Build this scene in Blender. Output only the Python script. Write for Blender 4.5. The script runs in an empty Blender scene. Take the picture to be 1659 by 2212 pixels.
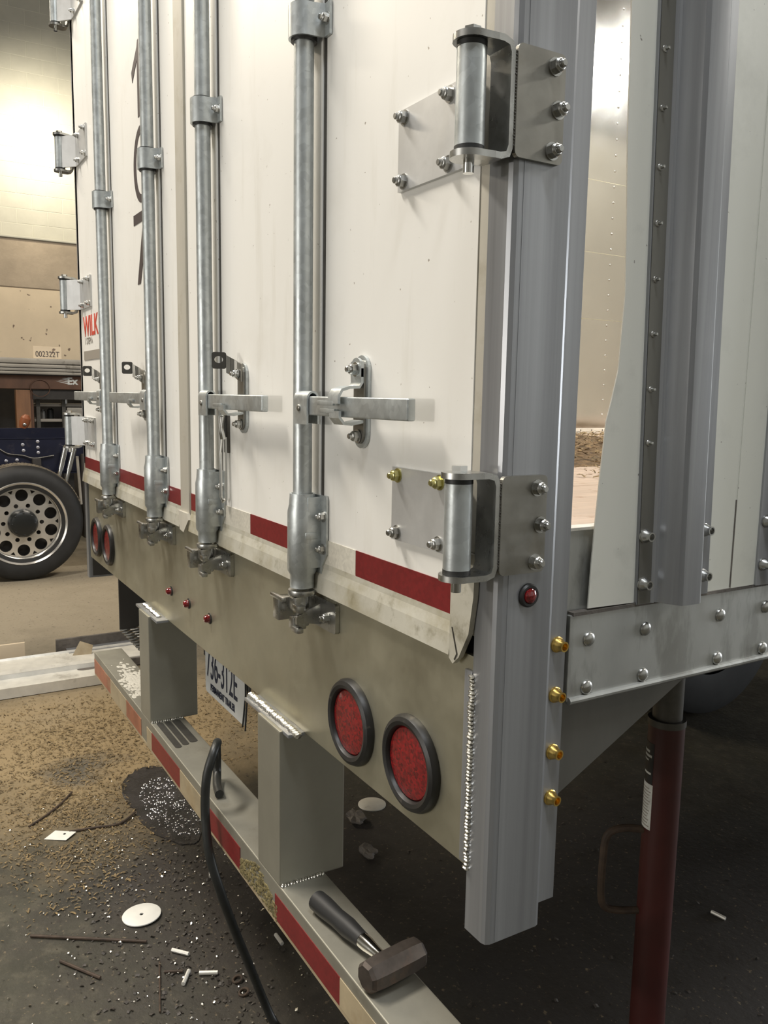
import bpy, bmesh, math, random
from mathutils import Vector, Matrix, noise

random.seed(7)
S = bpy.context.scene
COL = S.collection

# ------------------------------------------------------------------ camera
W_PX, F_PX = 1659.0, 1789.54
yaw, pitch, roll = math.radians(59.114), math.radians(7.971), math.radians(0.9957)
fwd = Vector((-math.sin(yaw) * math.cos(pitch), math.cos(yaw) * math.cos(pitch), -math.sin(pitch)))
rgt = Vector((math.cos(yaw), math.sin(yaw), 0))
upv = rgt.cross(fwd)
r2 = rgt * math.cos(roll) + upv * math.sin(roll)
u2 = -rgt * math.sin(roll) + upv * math.cos(roll)
cd = bpy.data.cameras.new('camera')
cd.sensor_fit = 'HORIZONTAL'
cd.sensor_width = 36.0
cd.lens = 36.0 * F_PX / W_PX
cd.clip_start, cd.clip_end = 0.02, 100
cam = bpy.data.objects.new('camera', cd)
COL.objects.link(cam)
m3 = Matrix((r2, u2, -fwd)).transposed().to_4x4()
cam.matrix_world = Matrix.Translation((0.79296, -0.64173, 1.60)) @ m3
S.camera = cam

# ------------------------------------------------------------------ world, lights, exposure
wd = bpy.data.worlds.new('world')
S.world = wd
wd.use_nodes = True
wd.node_tree.nodes['Background'].inputs[0].default_value = (1.0, 0.95, 0.88, 1)
wd.node_tree.nodes['Background'].inputs[1].default_value = 0.05
S.view_settings.view_transform = 'Standard'
S.view_settings.look = 'None'
S.view_settings.gamma = 1
S.view_settings.exposure = 0.25
S.view_settings.use_curve_mapping = False


def area(name, loc, target, sx, sy, watts, col, spread=180):
    l = bpy.data.lights.new(name, 'AREA')
    l.shape = 'RECTANGLE'
    l.size, l.size_y = sx, sy
    l.energy = watts
    l.color = col
    l.spread = math.radians(spread)
    o = bpy.data.objects.new(name, l)
    COL.objects.link(o)
    o.location = loc
    o.rotation_euler = (Vector(target) - Vector(loc)).to_track_quat('-Z', 'Y').to_euler()
    return o


WARM = (1.0, 0.94, 0.85)
COOL = (0.92, 0.96, 1.0)
area('bay_lamp_key', (-2.7, -2.0, 6.1), (-1.1, -0.5, 1.0), 2.2, 0.5, 270, WARM)
area('bay_lamp_far', (-7.6, -2.6, 6.1), (-6.4, -0.4, 0), 2.4, 0.5, 190, (1.0, 0.88, 0.70))
area('bay_lamp_near', (1.6, -0.4, 6.2), (1.0, 0.4, 1.0), 2.0, 0.5, 160, COOL)
area('bay_lamp_wall', (-10.6, 1.2, 5.3), (-12.0, 1.45, 4.75), 0.6, 0.3, 30, (1.0, 0.92, 0.74), 120)
area('bay_lamp_over_trailer', (-0.9, 3.4, 6.4), (-1.6, 3.2, 1), 2.4, 0.5, 330, WARM)
area('bay_lamp_side_front', (3.1, 8.3, 6.2), (2.9, 7.9, 0.5), 2.4, 0.4, 260, (1.0, 0.97, 0.90))
area('end_highlight_panel', (2.6, 14.9, 2.1), (2.6, 0, 1.6), 3.6, 4.0, 520, COOL)  # added unseen panel that gives the metal edges their bright highlights
area('right_wall_fill', (6.6, 6.0, 6.0), (9.0, 6.5, 2.0), 2.4, 0.6, 90, COOL)  # added lamp, brightens the right wall mirrored in the aluminium
area('front_fill_panel', (-1.6, -7.9, 2.3), (-1.6, 0, 1.7), 4.0, 4.2, 95, (1.0, 0.97, 0.92))  # added soft fill from behind the camera for the upright faces
area('work_light', (-0.25, -3.4, 1.62), (-0.45, 0, 1.55), 0.22, 0.16, 17, (1.0, 0.95, 0.88))


# ------------------------------------------------------------------ materials
def _n(nt, t, **kw):
    n = nt.nodes.new(t)
    for k, v in kw.items():
        setattr(n, k, v)
    return n


def mat(name, col, rough=0.5, metal=0.0, var=None, stretch=(1, 1, 1), bump=None, dirt=None, specks=None, rvar=0.0,
        vor=None, emit=None, coat=0.0):
    m = bpy.data.materials.new(name)
    m.use_nodes = True
    nt = m.node_tree
    bs = nt.nodes['Principled BSDF']
    bs.inputs['Roughness'].default_value = rough
    bs.inputs['Metallic'].default_value = metal
    bs.inputs['Coat Weight'].default_value = coat
    pos = _n(nt, 'ShaderNodeNewGeometry').outputs['Position']
    mp = _n(nt, 'ShaderNodeMapping')
    mp.inputs['Scale'].default_value = stretch
    nt.links.new(pos, mp.inputs[0])
    rgb = _n(nt, 'ShaderNodeRGB')
    rgb.outputs[0].default_value = (*col, 1)
    out = rgb.outputs[0]

    def tex(scale, detail=5, rgh=0.6, vec=None):
        t = _n(nt, 'ShaderNodeTexNoise')
        t.inputs['Scale'].default_value = scale
        t.inputs['Detail'].default_value = detail
        t.inputs['Roughness'].default_value = rgh
        nt.links.new(vec or mp.outputs[0], t.inputs['Vector'])
        return t.outputs['Fac']

    def rng(fac, a, b, c, d):
        r = _n(nt, 'ShaderNodeMapRange')
        for i, v in enumerate((a, b, c, d)):
            r.inputs[i + 1].default_value = v
        nt.links.new(fac, r.inputs[0])
        return r.outputs[0]

    def mix(fac, a, b, mode='MIX'):
        x = _n(nt, 'ShaderNodeMix', data_type='RGBA', blend_type=mode)
        nt.links.new(fac, x.inputs[0])
        nt.links.new(a, x.inputs[6])
        if isinstance(b, tuple):
            x.inputs[7].default_value = (*b, 1)
        else:
            nt.links.new(b, x.inputs[7])
        return x.outputs[2]

    if var:
        f = tex(var[0])
        k = var[1]
        fac = rng(f, 0.3, 0.7, 1 - k, 1 + k)
        x = _n(nt, 'ShaderNodeVectorMath', operation='SCALE')
        nt.links.new(out, x.inputs[0])
        nt.links.new(fac, x.inputs['Scale'])
        out = x.outputs[0]
    if vor:
        t = _n(nt, 'ShaderNodeTexVoronoi')
        t.inputs['Scale'].default_value = vor[0]
        nt.links.new(pos, t.inputs['Vector'])
        sp = _n(nt, 'ShaderNodeSeparateColor')
        nt.links.new(t.outputs['Color'], sp.inputs[0])
        fac = rng(sp.outputs[0], 0, 1, 1 - vor[1], 1 + vor[1])
        x = _n(nt, 'ShaderNodeVectorMath', operation='SCALE')
        nt.links.new(out, x.inputs[0])
        nt.links.new(fac, x.inputs['Scale'])
        out = x.outputs[0]
    for d in (dirt or []):
        f = tex(d[1], 6, 0.65, vec=None if len(d) > 4 and d[4] else pos)
        out = mix(rng(f, d[2], d[3], 0, d[5] if len(d) > 5 else 1), out, d[0])
    if specks:
        f = tex(specks[1], 2, 0.5, vec=pos)
        out = mix(rng(f, specks[2], specks[2] + 0.03, 0, 1), out, specks[0])
    nt.links.new(out, bs.inputs['Base Color'])
    if rvar:
        f = tex((var or (6, 0))[0] * 1.7)
        nt.links.new(rng(f, 0.3, 0.7, max(0.02, rough - rvar), rough + rvar), bs.inputs['Roughness'])
    if bump:
        f = tex(bump[0], 6, 0.6)
        b = _n(nt, 'ShaderNodeBump')
        b.inputs['Strength'].default_value = bump[1]
        b.inputs['Distance'].default_value = bump[2] if len(bump) > 2 else 0.002
        nt.links.new(f, b.inputs['Height'])
        nt.links.new(b.outputs[0], bs.inputs['Normal'])
    if emit:
        bs.inputs['Emission Color'].default_value = (*emit[0], 1)
        bs.inputs['Emission Strength'].default_value = emit[1]
    return m


M = {}
M['white'] = mat('white_paint', (0.80, 0.785, 0.74), 0.42, var=(3, 0.03), stretch=(1, 1, 0.12), dirt=[((0.62, 0.59, 0.52), 5, 0.55, 0.8, 0, 0.35), ((0.58, 0.55, 0.47), 16, 0.55, 0.78, 1, 0.45)], specks=((0.33, 0.29, 0.24), 95, 0.72), bump=(60, 0.05))
M['trim'] = mat('weathered_door_trim', (0.50, 0.47, 0.40), 0.5, var=(7, 0.10), dirt=[((0.28, 0.24, 0.15), 9, 0.55, 0.8, 0, 0.7)], stretch=(1, 1, 0.3))
M['sill'] = mat('dirty_door_bottom_rail', (0.46, 0.44, 0.37), 0.5, var=(6, 0.12), dirt=[((0.24, 0.20, 0.10), 7, 0.47, 0.68, 0, 0.8), ((0.16, 0.14, 0.08), 26, 0.56, 0.70, 0, 0.6)], bump=(40, 0.2))
M['alu'] = mat('mill_finish_aluminium', (0.325, 0.332, 0.345), 0.34, 0.55, var=(34, 0.22), stretch=(1, 1, 0.012), dirt=[((0.36, 0.36, 0.37), 7, 0.58, 0.78, 0, 0.6)])
M['alu_flat'] = mat('flat_sheet_aluminium', (0.52, 0.495, 0.385), 0.42, 0.9, var=(5, 0.10), rvar=0.08, dirt=[((0.34, 0.30, 0.22), 6, 0.55, 0.8, 0, 0.6)])
M['rail'] = mat('dull_side_rail_aluminium', (0.45, 0.455, 0.435), 0.5, 0.8, var=(9, 0.12), stretch=(1, 1, 0.35), dirt=[((0.27, 0.27, 0.25), 12, 0.50, 0.58, 1, 0.55), ((0.17, 0.17, 0.15), 9, 0.58, 0.74, 1, 0.8)])
M['galv'] = mat('galvanised_steel', (0.52, 0.55, 0.55), 0.40, 0.75, vor=(90, 0.10), var=(16, 0.10), rvar=0.08, bump=(120, 0.12))
M['steel'] = mat('zinc_steel', (0.50, 0.50, 0.48), 0.30, 1.0, var=(20, 0.18), rvar=0.1, dirt=[((0.20, 0.18, 0.14), 14, 0.58, 0.8, 0, 0.7)])
M['hinge'] = mat('bare_hinge_steel', (0.29, 0.28, 0.25), 0.38, 0.85, var=(16, 0.14), rvar=0.1, dirt=[((0.20, 0.17, 0.12), 12, 0.56, 0.78, 0, 0.8)])
M['hleaf'] = mat('pale_hinge_leaf', (0.58, 0.58, 0.57), 0.45, 0.6, var=(14, 0.10), dirt=[((0.4, 0.39, 0.36), 12, 0.55, 0.8, 0, 0.6)])
M['chrome'] = mat('chrome', (0.82, 0.82, 0.80), 0.12, 1.0)
M['darksteel'] = mat('dark_steel', (0.10, 0.095, 0.085), 0.45, 0.7, var=(20, 0.2))
M['brass'] = mat('gold_zinc', (0.80, 0.55, 0.16), 0.28, 1.0, var=(60, 0.15))
M['yzinc'] = mat('yellow_zinc', (0.62, 0.58, 0.26), 0.3, 1.0, var=(60, 0.2))
M['tape_red'] = mat('red_reflective_tape', (0.170, 0.013, 0.014), 0.38, vor=(160, 0.12), var=(14, 0.1))
M['tape_white'] = mat('white_reflective_tape', (0.60, 0.57, 0.49), 0.4, vor=(200, 0.08), var=(10, 0.1))
M['tape_old'] = mat('faded_orange_tape', (0.33, 0.125, 0.07), 0.5, var=(10, 0.25), dirt=[((0.33, 0.25, 0.14), 12, 0.5, 0.7, 0, 0.8)])
M['tape_cream'] = mat('faded_cream_tape', (0.38, 0.31, 0.20), 0.5, var=(10, 0.2), dirt=[((0.3, 0.22, 0.12), 12, 0.52, 0.72, 0, 0.8)])
M['rubber'] = mat('black_rubber', (0.018, 0.018, 0.017), 0.5, var=(30, 0.3))
M['grommet'] = mat('scuffed_black_grommet', (0.018, 0.017, 0.016), 0.42, var=(25, 0.3), dirt=[((0.16, 0.14, 0.11), 40, 0.62, 0.75, 0, 0.6)])
M['lens'] = mat('red_lamp_lens', (0.19, 0.006, 0.008), 0.22, vor=(230, 0.45), bump=(300, 0.6), coat=0.6)
M['lens2'] = mat('small_red_lens', (0.16, 0.006, 0.008), 0.12, vor=(420, 0.5), coat=1.0)
M['seal'] = mat('black_seal', (0.012, 0.012, 0.011), 0.6)
M['weld'] = mat('weld_metal', (0.70, 0.68, 0.62), 0.28, 1.0, var=(60, 0.2))
M['wood'] = mat('bed_plank_wood', (0.47, 0.37, 0.295), 0.65, var=(10, 0.12), stretch=(6, 0.5, 6), dirt=[((0.30, 0.18, 0.10), 14, 0.6, 0.72, 0, 0.8)])
M['inner'] = mat('polished_inner_wall', (0.60, 0.59, 0.575), 0.12, 1.0, var=(2, 0.04), rvar=0.03)
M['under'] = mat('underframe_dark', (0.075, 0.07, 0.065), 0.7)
M['straw'] = mat('straw_bedding', (0.17, 0.11, 0.055), 0.9, var=(45, 0.7), bump=(60, 1.0, 0.02))
M['chip'] = mat('straw_flake', (0.20, 0.14, 0.065), 0.8, var=(40, 0.75))
M['guard'] = mat('dull_guard_aluminium', (0.32, 0.305, 0.253), 0.5, 0.6, var=(7, 0.14), dirt=[((0.17, 0.15, 0.11), 8, 0.55, 0.75, 0, 0.6)])
M['guardpost'] = mat('guard_post_aluminium', (0.36, 0.345, 0.285), 0.5, 0.7, var=(7, 0.08))
M['crust'] = mat('mud_crust', (0.16, 0.13, 0.055), 0.85, var=(60, 0.5))
M['chip2'] = mat('metal_swarf', (0.65, 0.63, 0.58), 0.25, 1.0)
M['grit'] = mat('dark_grit', (0.05, 0.042, 0.035), 0.6, var=(40, 0.5))
M['black_ink'] = mat('black_decal', (0.06, 0.045, 0.045), 0.45)
M['red_ink'] = mat('red_decal', (0.55, 0.06, 0.035), 0.45)
M['grey_ink'] = mat('grey_decal', (0.30, 0.27, 0.23), 0.5)
M['plate'] = mat('licence_plate_white', (0.62, 0.63, 0.62), 0.4, var=(20, 0.06))
M['navy'] = mat('navy_ink', (0.02, 0.025, 0.05), 0.5)
M['hose'] = mat('black_hose', (0.022, 0.023, 0.021), 0.42, var=(30, 0.3))
M['grip'] = mat('hammer_grip', (0.013, 0.013, 0.013), 0.55, bump=(160, 0.1))
M['iron'] = mat('hammer_head_iron', (0.085, 0.07, 0.06), 0.48, 0.6, var=(30, 0.3), dirt=[((0.16, 0.10, 0.07), 25, 0.52, 0.7, 0, 0.6)])
M['jack_red'] = mat('jack_red_paint', (0.055, 0.011, 0.009), 0.42, var=(8, 0.2))
M['jack_black'] = mat('jack_sticker_black', (0.015, 0.015, 0.015), 0.4)
M['paper'] = mat('sticker_paper', (0.60, 0.60, 0.56), 0.6, var=(40, 0.2))
M['tyre'] = mat('tyre_rubber', (0.012, 0.012, 0.012), 0.62, var=(15, 0.3))
M['tread'] = mat('dusty_tread', (0.15, 0.125, 0.09), 0.8, var=(12, 0.4))
M['rim'] = mat('polished_wheel', (0.78, 0.76, 0.72), 0.22, 0.8, var=(10, 0.1))
M['hub'] = mat('black_hub_cap', (0.009, 0.010, 0.010), 0.35)
M['blue'] = mat('navy_chassis_paint', (0.009, 0.011, 0.026), 0.32, var=(6, 0.2), dirt=[((0.07, 0.06, 0.06), 9, 0.58, 0.75, 0, 0.6)])
M['bolt_pale'] = mat('pale_bolt', (0.42, 0.42, 0.46), 0.35, 0.7)
M['brown'] = mat('brown_steel_panel', (0.10, 0.045, 0.022), 0.55, var=(5, 0.35), stretch=(1, 1, 0.5))
M['post_wood'] = mat('stained_post', (0.20, 0.09, 0.035), 0.6, var=(8, 0.35), stretch=(1, 1, 0.15))
M['ribgrey'] = mat('old_grey_rail', (0.30, 0.275, 0.235), 0.5, 0.3, var=(6, 0.25), stretch=(1, 0.3, 1), dirt=[((0.1, 0.085, 0.06), 10, 0.58, 0.72, 0, 0.8)])
M['dark'] = mat('dark_shelf', (0.03, 0.026, 0.022), 0.7, var=(6, 0.3))
M['block'] = mat('painted_block', (0.52, 0.50, 0.42), 0.65, var=(4, 0.06), bump=(40, 0.25))
M['mortar'] = mat('painted_mortar', (0.60, 0.58, 0.49), 0.8)
M['tanwall'] = mat('tan_wall_panel', (0.72, 0.59, 0.42), 0.65, var=(1.5, 0.10), dirt=[((0.30, 0.21, 0.13), 3, 0.62, 0.75, 0, 0.6)], specks=((0.2, 0.14, 0.1), 9, 0.70))
M['parge'] = mat('parged_band', (0.42, 0.34, 0.25), 0.75, var=(2, 0.18), bump=(6, 0.5, 0.02))
M['roomwall'] = mat('shop_wall', (0.50, 0.50, 0.48), 0.8, var=(1, 0.1))
M['ceil'] = mat('shop_ceiling', (0.30, 0.26, 0.20), 0.85, var=(0.6, 0.2))
M['scrap'] = mat('scrap_aluminium', (0.74, 0.72, 0.66), 0.42, 0.35, var=(9, 0.14), dirt=[((0.3, 0.27, 0.22), 8, 0.57, 0.75, 0, 0.7)])
M['scrapdark'] = mat('scrap_dirty_face', (0.12, 0.105, 0.09), 0.7, var=(8, 0.5), bump=(20, 0.5, 0.01))
M['rust'] = mat('rusty_rod', (0.055, 0.035, 0.022), 0.7, var=(30, 0.4))
M['disc'] = mat('white_painted_disc', (0.78, 0.76, 0.69), 0.4, var=(20, 0.06))
M['oil'] = mat('wet_oil', (0.030, 0.027, 0.027), 0.12, var=(14, 0.6), bump=(85, 0.6, 0.008), rvar=0.06)
M['wetbead'] = mat('wet_bead', (0.45, 0.45, 0.47), 0.06, 0.8)
M['grimy_plate'] = mat('grimy_gusset', (0.125, 0.12, 0.105), 0.6, 0.5, var=(8, 0.2), stretch=(1, 1, 0.3))
M['orange'] = mat('orange_plastic', (0.26, 0.085, 0.035), 0.4)


def floor_material():
    m = bpy.data.materials.new('shop_concrete')
    m.use_nodes = True
    nt = m.node_tree
    bs = nt.nodes['Principled BSDF']
    pos = _n(nt, 'ShaderNodeNewGeometry').outputs['Position']

    def tex(scale, detail=6, rgh=0.62):
        t = _n(nt, 'ShaderNodeTexNoise')
        t.inputs['Scale'].default_value = scale
        t.inputs['Detail'].default_value = detail
        t.inputs['Roughness'].default_value = rgh
        nt.links.new(pos, t.inputs['Vector'])
        return t.outputs['Fac']

    def rng(fac, a, b, c, d):
        r = _n(nt, 'ShaderNodeMapRange')
        for i, v in enumerate((a, b, c, d)):
            r.inputs[i + 1].default_value = v
        nt.links.new(fac, r.inputs[0])
        return r.outputs[0]

    def mix(fac, a, b):
        x = _n(nt, 'ShaderNodeMix', data_type='RGBA')
        nt.links.new(fac, x.inputs[0])
        nt.links.new(a, x.inputs[6])
        if isinstance(b, tuple):
            x.inputs[7].default_value = (*b, 1)
        else:
            nt.links.new(b, x.inputs[7])
        return x.outputs[2]

    def blob(cx, cy, r, soft, wob=0.5, ns=1.6):
        d = _n(nt, 'ShaderNodeVectorMath', operation='DISTANCE')
        nt.links.new(pos, d.inputs[0])
        d.inputs[1].default_value = (cx, cy, 0)
        n = rng(tex(ns, 4), 0.3, 0.7, -wob, wob)
        a = _n(nt, 'ShaderNodeMath', operation='ADD')
        nt.links.new(d.outputs['Value'], a.inputs[0])
        nt.links.new(n, a.inputs[1])
        return rng(a.outputs[0], r - soft, r + soft, 1, 0)

    base = _n(nt, 'ShaderNodeRGB')
    base.outputs[0].default_value = (0.036, 0.034, 0.023, 1)
    c = mix(rng(tex(0.9), 0.35, 0.7, 0, 1), base.outputs[0], (0.056, 0.050, 0.033))
    c = mix(rng(tex(7), 0.45, 0.75, 0, 0.8), c, (0.050, 0.043, 0.032))
    c = mix(rng(tex(2.6), 0.5, 0.72, 0, 0.8), c, (0.088, 0.080, 0.055))
    c = mix(rng(tex(17), 0.52, 0.70, 0, 0.7), c, (0.105, 0.092, 0.064))
    c = mix(blob(-3.1, 0.1, 0.85, 0.40, 0.35), c, (0.30, 0.22, 0.115))         # trodden sawdust
    c = mix(blob(-6.0, 0.6, 1.9, 0.8), c, (0.30, 0.255, 0.185))         # swept pale floor by the truck
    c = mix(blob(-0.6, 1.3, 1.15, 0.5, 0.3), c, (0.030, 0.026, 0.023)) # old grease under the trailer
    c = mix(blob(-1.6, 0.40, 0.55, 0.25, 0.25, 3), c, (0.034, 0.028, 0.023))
    c = mix(blob(-2.75, -0.02, 0.12, 0.07, 0.08, 6), c, (0.11, 0.095, 0.07))
    c = mix(rng(tex(60, 3), 0.62, 0.72, 0, 0.8), c, (0.20, 0.155, 0.095))
    c = mix(rng(tex(38, 3), 0.62, 0.70, 0, 0.7), c, (0.035, 0.028, 0.022))
    nt.links.new(c, bs.inputs['Base Color'])
    nt.links.new(rng(tex(5), 0.3, 0.7, 0.5, 0.85), bs.inputs['Roughness'])
    b = _n(nt, 'ShaderNodeBump')
    b.inputs['Strength'].default_value = 0.45
    b.inputs['Distance'].default_value = 0.006
    nt.links.new(tex(42, 6), b.inputs['Height'])
    nt.links.new(b.outputs[0], bs.inputs['Normal'])
    return m


M['floor'] = floor_material()


# ------------------------------------------------------------------ mesh helpers
class G:
    def __init__(s):
        s.b = bmesh.new()

    def box(s, x0, x1, y0, y1, z0, z1, bev=0.0, seg=2):
        r = bmesh.ops.create_cube(s.b, size=1.0)
        vs = r['verts']
        for v in vs:
            v.co = Vector(((x0 + x1) / 2 + v.co.x * (x1 - x0), (y0 + y1) / 2 + v.co.y * (y1 - y0), (z0 + z1) / 2 + v.co.z * (z1 - z0)))
        if bev > 0:
            es = list({e for v in vs for e in v.link_edges})
            bmesh.ops.bevel(s.b, geom=es, offset=bev, segments=seg, profile=0.6, affect='EDGES')
        return s

    def cyl(s, p0, p1, r, n=20, rb=None, caps=True):
        p0, p1 = Vector(p0), Vector(p1)
        d = p1 - p0
        q = d.to_track_quat('Z', 'Y').to_matrix().to_4x4()
        mt = Matrix.Translation((p0 + p1) / 2) @ q
        bmesh.ops.create_cone(s.b, cap_ends=caps, segments=n, radius1=r, radius2=r if rb is None else rb, depth=d.length, matrix=mt)
        return s

    def sph(s, c, r, sc=(1, 1, 1), u=12, v=8, rot=None):
        mt = Matrix.Translation(c) @ (rot or Matrix()) @ Matrix.Diagonal((*[r * k for k in sc], 1))
        bmesh.ops.create_uvsphere(s.b, u_segments=u, v_segments=v, radius=1.0, matrix=mt)
        return s

    def prism(s, pts, axis, a, b, holes=()):
        """polygon pts (two coordinates) pushed along axis from a to b, holes cut through"""
        def P(p, t):
            return {'X': (t, p[0], p[1]), 'Y': (p[0], t, p[1]), 'Z': (p[0], p[1], t)}[axis]
        es, loops = [], []
        for lp in (pts, *holes):
            vs = [s.b.verts.new(P(p, a)) for p in lp]
            loops.append(vs)
            es += [s.b.edges.new((vs[i], vs[(i + 1) % len(vs)])) for i in range(len(vs))]
        if holes:
            r = bmesh.ops.triangle_fill(s.b, edges=es, use_beauty=True)
            fs = [f for f in r['geom'] if isinstance(f, bmesh.types.BMFace)]
        else:
            fs = [s.b.faces.new(loops[0])]
        r = bmesh.ops.extrude_face_region(s.b, geom=fs)
        vs = [v for v in r['geom'] if isinstance(v, bmesh.types.BMVert)]
        k = 'XYZ'.index(axis)
        for v in vs:
            v.co[k] = b
        return s

    def strip(s, prof, th, axis, a, b):
        """bent strip: open profile of given thickness pushed along axis"""
        n = len(prof)
        L, R_ = [], []
        for i in range(n):
            p = Vector(prof[i])
            d = Vector(prof[min(i + 1, n - 1)]) - Vector(prof[max(i - 1, 0)])
            d.normalize()
            nn = Vector((-d.y, d.x)) * th / 2
            L.append(tuple(p + nn))
            R_.append(tuple(p - nn))
        return s.prism(L + R_[::-1], axis, a, b)

    def tube(s, pts, r, n=12, closed=False):
        pts = [Vector(p) for p in pts]
        rings = []
        up = None
        for i, p in enumerate(pts):
            if closed:
                d = pts[(i + 1) % len(pts)] - pts[i - 1]
            else:
                d = pts[min(i + 1, len(pts) - 1)] - pts[max(i - 1, 0)]
            d.normalize()
            if up is None:
                up = d.orthogonal().normalized()
            up = (up - d * up.dot(d)).normalized()
            sd = d.cross(up)
            rr = r[i] if isinstance(r, (list, tuple)) else r
            rings.append([s.b.verts.new(p + (up * math.cos(t) + sd * math.sin(t)) * rr) for t in [2 * math.pi * k / n for k in range(n)]])
        m = len(rings)
        for i in range(m if closed else m - 1):
            A, B_ = rings[i], rings[(i + 1) % m]
            for k in range(n):
                s.b.faces.new((A[k], A[(k + 1) % n], B_[(k + 1) % n], B_[k]))
        if not closed:
            s.b.faces.new(rings[0][::-1])
            s.b.faces.new(rings[-1])
        return s

    def lathe(s, prof, c, axis, n=32):
        """profile (radius, height) spun about axis through c"""
        q = Vector(axis).to_track_quat('Z', 'Y').to_matrix()
        rings = []
        for r, h in prof:
            if r < 1e-6:
                rings.append([s.b.verts.new(Vector(c) + q @ Vector((0, 0, h)))])
            else:
                rings.append([s.b.verts.new(Vector(c) + q @ Vector((r * math.cos(2 * math.pi * k / n), r * math.sin(2 * math.pi * k / n), h))) for k in range(n)])
        for A, B_ in zip(rings, rings[1:]):
            for k in range(n):
                k2 = (k + 1) % n
                if len(A) == 1 and len(B_) == 1:
                    continue
                if len(A) == 1:
                    s.b.faces.new((A[0], B_[k], B_[k2]))
                elif len(B_) == 1:
                    s.b.faces.new((A[k], A[k2], B_[0]))
                else:
                    s.b.faces.new((A[k], A[k2], B_[k2], B_[k]))
        return s

    def mesh(s, name, sm=True, ang=35):
        bmesh.ops.recalc_face_normals(s.b, faces=s.b.faces)
        me = bpy.data.meshes.new(name)
        if sm:
            for f in s.b.faces:
                f.smooth = True
            lim = math.radians(ang)
            for e in s.b.edges:
                if len(e.link_faces) == 2:
                    e.smooth = e.calc_face_angle(0) < lim
        s.b.to_mesh(me)
        s.b.free()
        return me

    def obj(s, name, m, parent=None, sm=True, ang=35):
        me = s.mesh(name, sm, ang)
        return link_mesh(name, me, m, parent)


def reparent(o, p):
    if p is not None:
        o.parent = p
        o.matrix_parent_inverse = p.matrix_basis.inverted()


def link_mesh(name, me, m, parent=None):
    xs = [v.co for v in me.vertices]
    c = Vector([(min(v[i] for v in xs) + max(v[i] for v in xs)) / 2 for i in range(3)])
    if parent is None:
        c.z = min(v.z for v in xs)
    me.transform(Matrix.Translation(-c))
    me.materials.append(M[m] if isinstance(m, str) else m)
    o = bpy.data.objects.new(name, me)
    COL.objects.link(o)
    o.location = c
    reparent(o, parent)
    return o


def place(me, name, loc, axis, parent, m=None, spin=0.0, sc=1.0):
    o = bpy.data.objects.new(name, me)
    COL.objects.link(o)
    o.location = loc
    q = Vector(axis).to_track_quat('Z', 'Y')
    o.rotation_euler = (q.to_matrix() @ Matrix.Rotation(spin, 3, 'Z')).to_euler()
    o.scale = (sc, sc, sc)
    if m:
        o.material_slots[0].link = 'OBJECT'
        o.material_slots[0].material = M[m]
    reparent(o, parent)
    return o


def empty(name, loc, label, cat, group=None):
    o = bpy.data.objects.new(name, None)
    COL.objects.link(o)
    o.location = loc
    o.empty_display_size = 0.1
    tag(o, label, cat, group)
    return o


def tag(o, label=None, cat=None, group=None, kind=None):
    if label: o['label'] = label
    if cat: o['category'] = cat
    if group: o['group'] = group
    if kind: o['kind'] = kind
    return o


def lab(o, label):
    o['label'] = label
    return o


def text(name, s, size, m, loc, xd, zd, parent, th=0.0006, sx=1.0, align='LEFT', bold=0.0):
    """flat lettering: baseline direction xd, up direction zd"""
    cu = bpy.data.curves.new(name, 'FONT')
    cu.body = s
    cu.size = size
    cu.extrude = th
    cu.offset = bold
    cu.align_x = align
    cu.resolution_u = 4
    t = bpy.data.objects.new(name, cu)
    COL.objects.link(t)
    dg = bpy.context.evaluated_depsgraph_get()
    me = bpy.data.meshes.new_from_object(t.evaluated_get(dg))
    bpy.data.objects.remove(t)
    X, Z = Vector(xd).normalized(), Vector(zd).normalized()
    R_ = Matrix((X * sx, Z, X.cross(Z))).transposed().to_4x4()
    me.transform(Matrix.Translation(loc) @ R_)
    me.materials.clear()
    return link_mesh(name, me, m, parent)


def circ(cx, cy, r, n=24, rx=None, a0=0.0):
    return [(cx + (rx or r) * math.cos(a0 + 2 * math.pi * k / n), cy + r * math.sin(a0 + 2 * math.pi * k / n)) for k in range(n)]


def stadium(cx, cz, hw, z0, z1, n=10):
    p = [(cx + hw * math.cos(math.pi * k / n), z1 - hw + hw * math.sin(math.pi * k / n)) for k in range(n + 1)]
    p += [(cx + hw * math.cos(math.pi + math.pi * k / n), z0 + hw + hw * math.sin(math.pi + math.pi * k / n)) for k in range(n + 1)]
    return p


def rrect(x0, x1, z0, z1, r, n=4):
    p = []
    for cx, cz, a in ((x1 - r, z1 - r, 0), (x0 + r, z1 - r, 90), (x0 + r, z0 + r, 180), (x1 - r, z0 + r, 270)):
        for k in range(n + 1):
            t = math.radians(a + 90 * k / n)
            p.append((cx + r * math.cos(t), cz + r * math.sin(t)))
    return p


# shared small meshes, axis +Z, base at 0
def bolt_mesh(r=0.0085):
    g = G()
    g.cyl((0, 0, 0), (0, 0, 0.0015), r * 1.25, 16)
    g.cyl((0, 0, 0.0015), (0, 0, 0.009), r, 6)
    g.lathe([(r * 0.92, 0.009), (r * 0.8, 0.0108), (r * 0.62, 0.0118), (r * 0.55, 0.0118)], (0, 0, 0), (0, 0, 1), 16)
    g.cyl((0, 0, 0.009), (0, 0, 0.0155), r * 0.55, 12)
    g.cyl((0, 0, 0.0155), (0, 0, 0.017), r * 0.55, 12, r * 0.40)
    return g.mesh('bolt')


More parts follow.
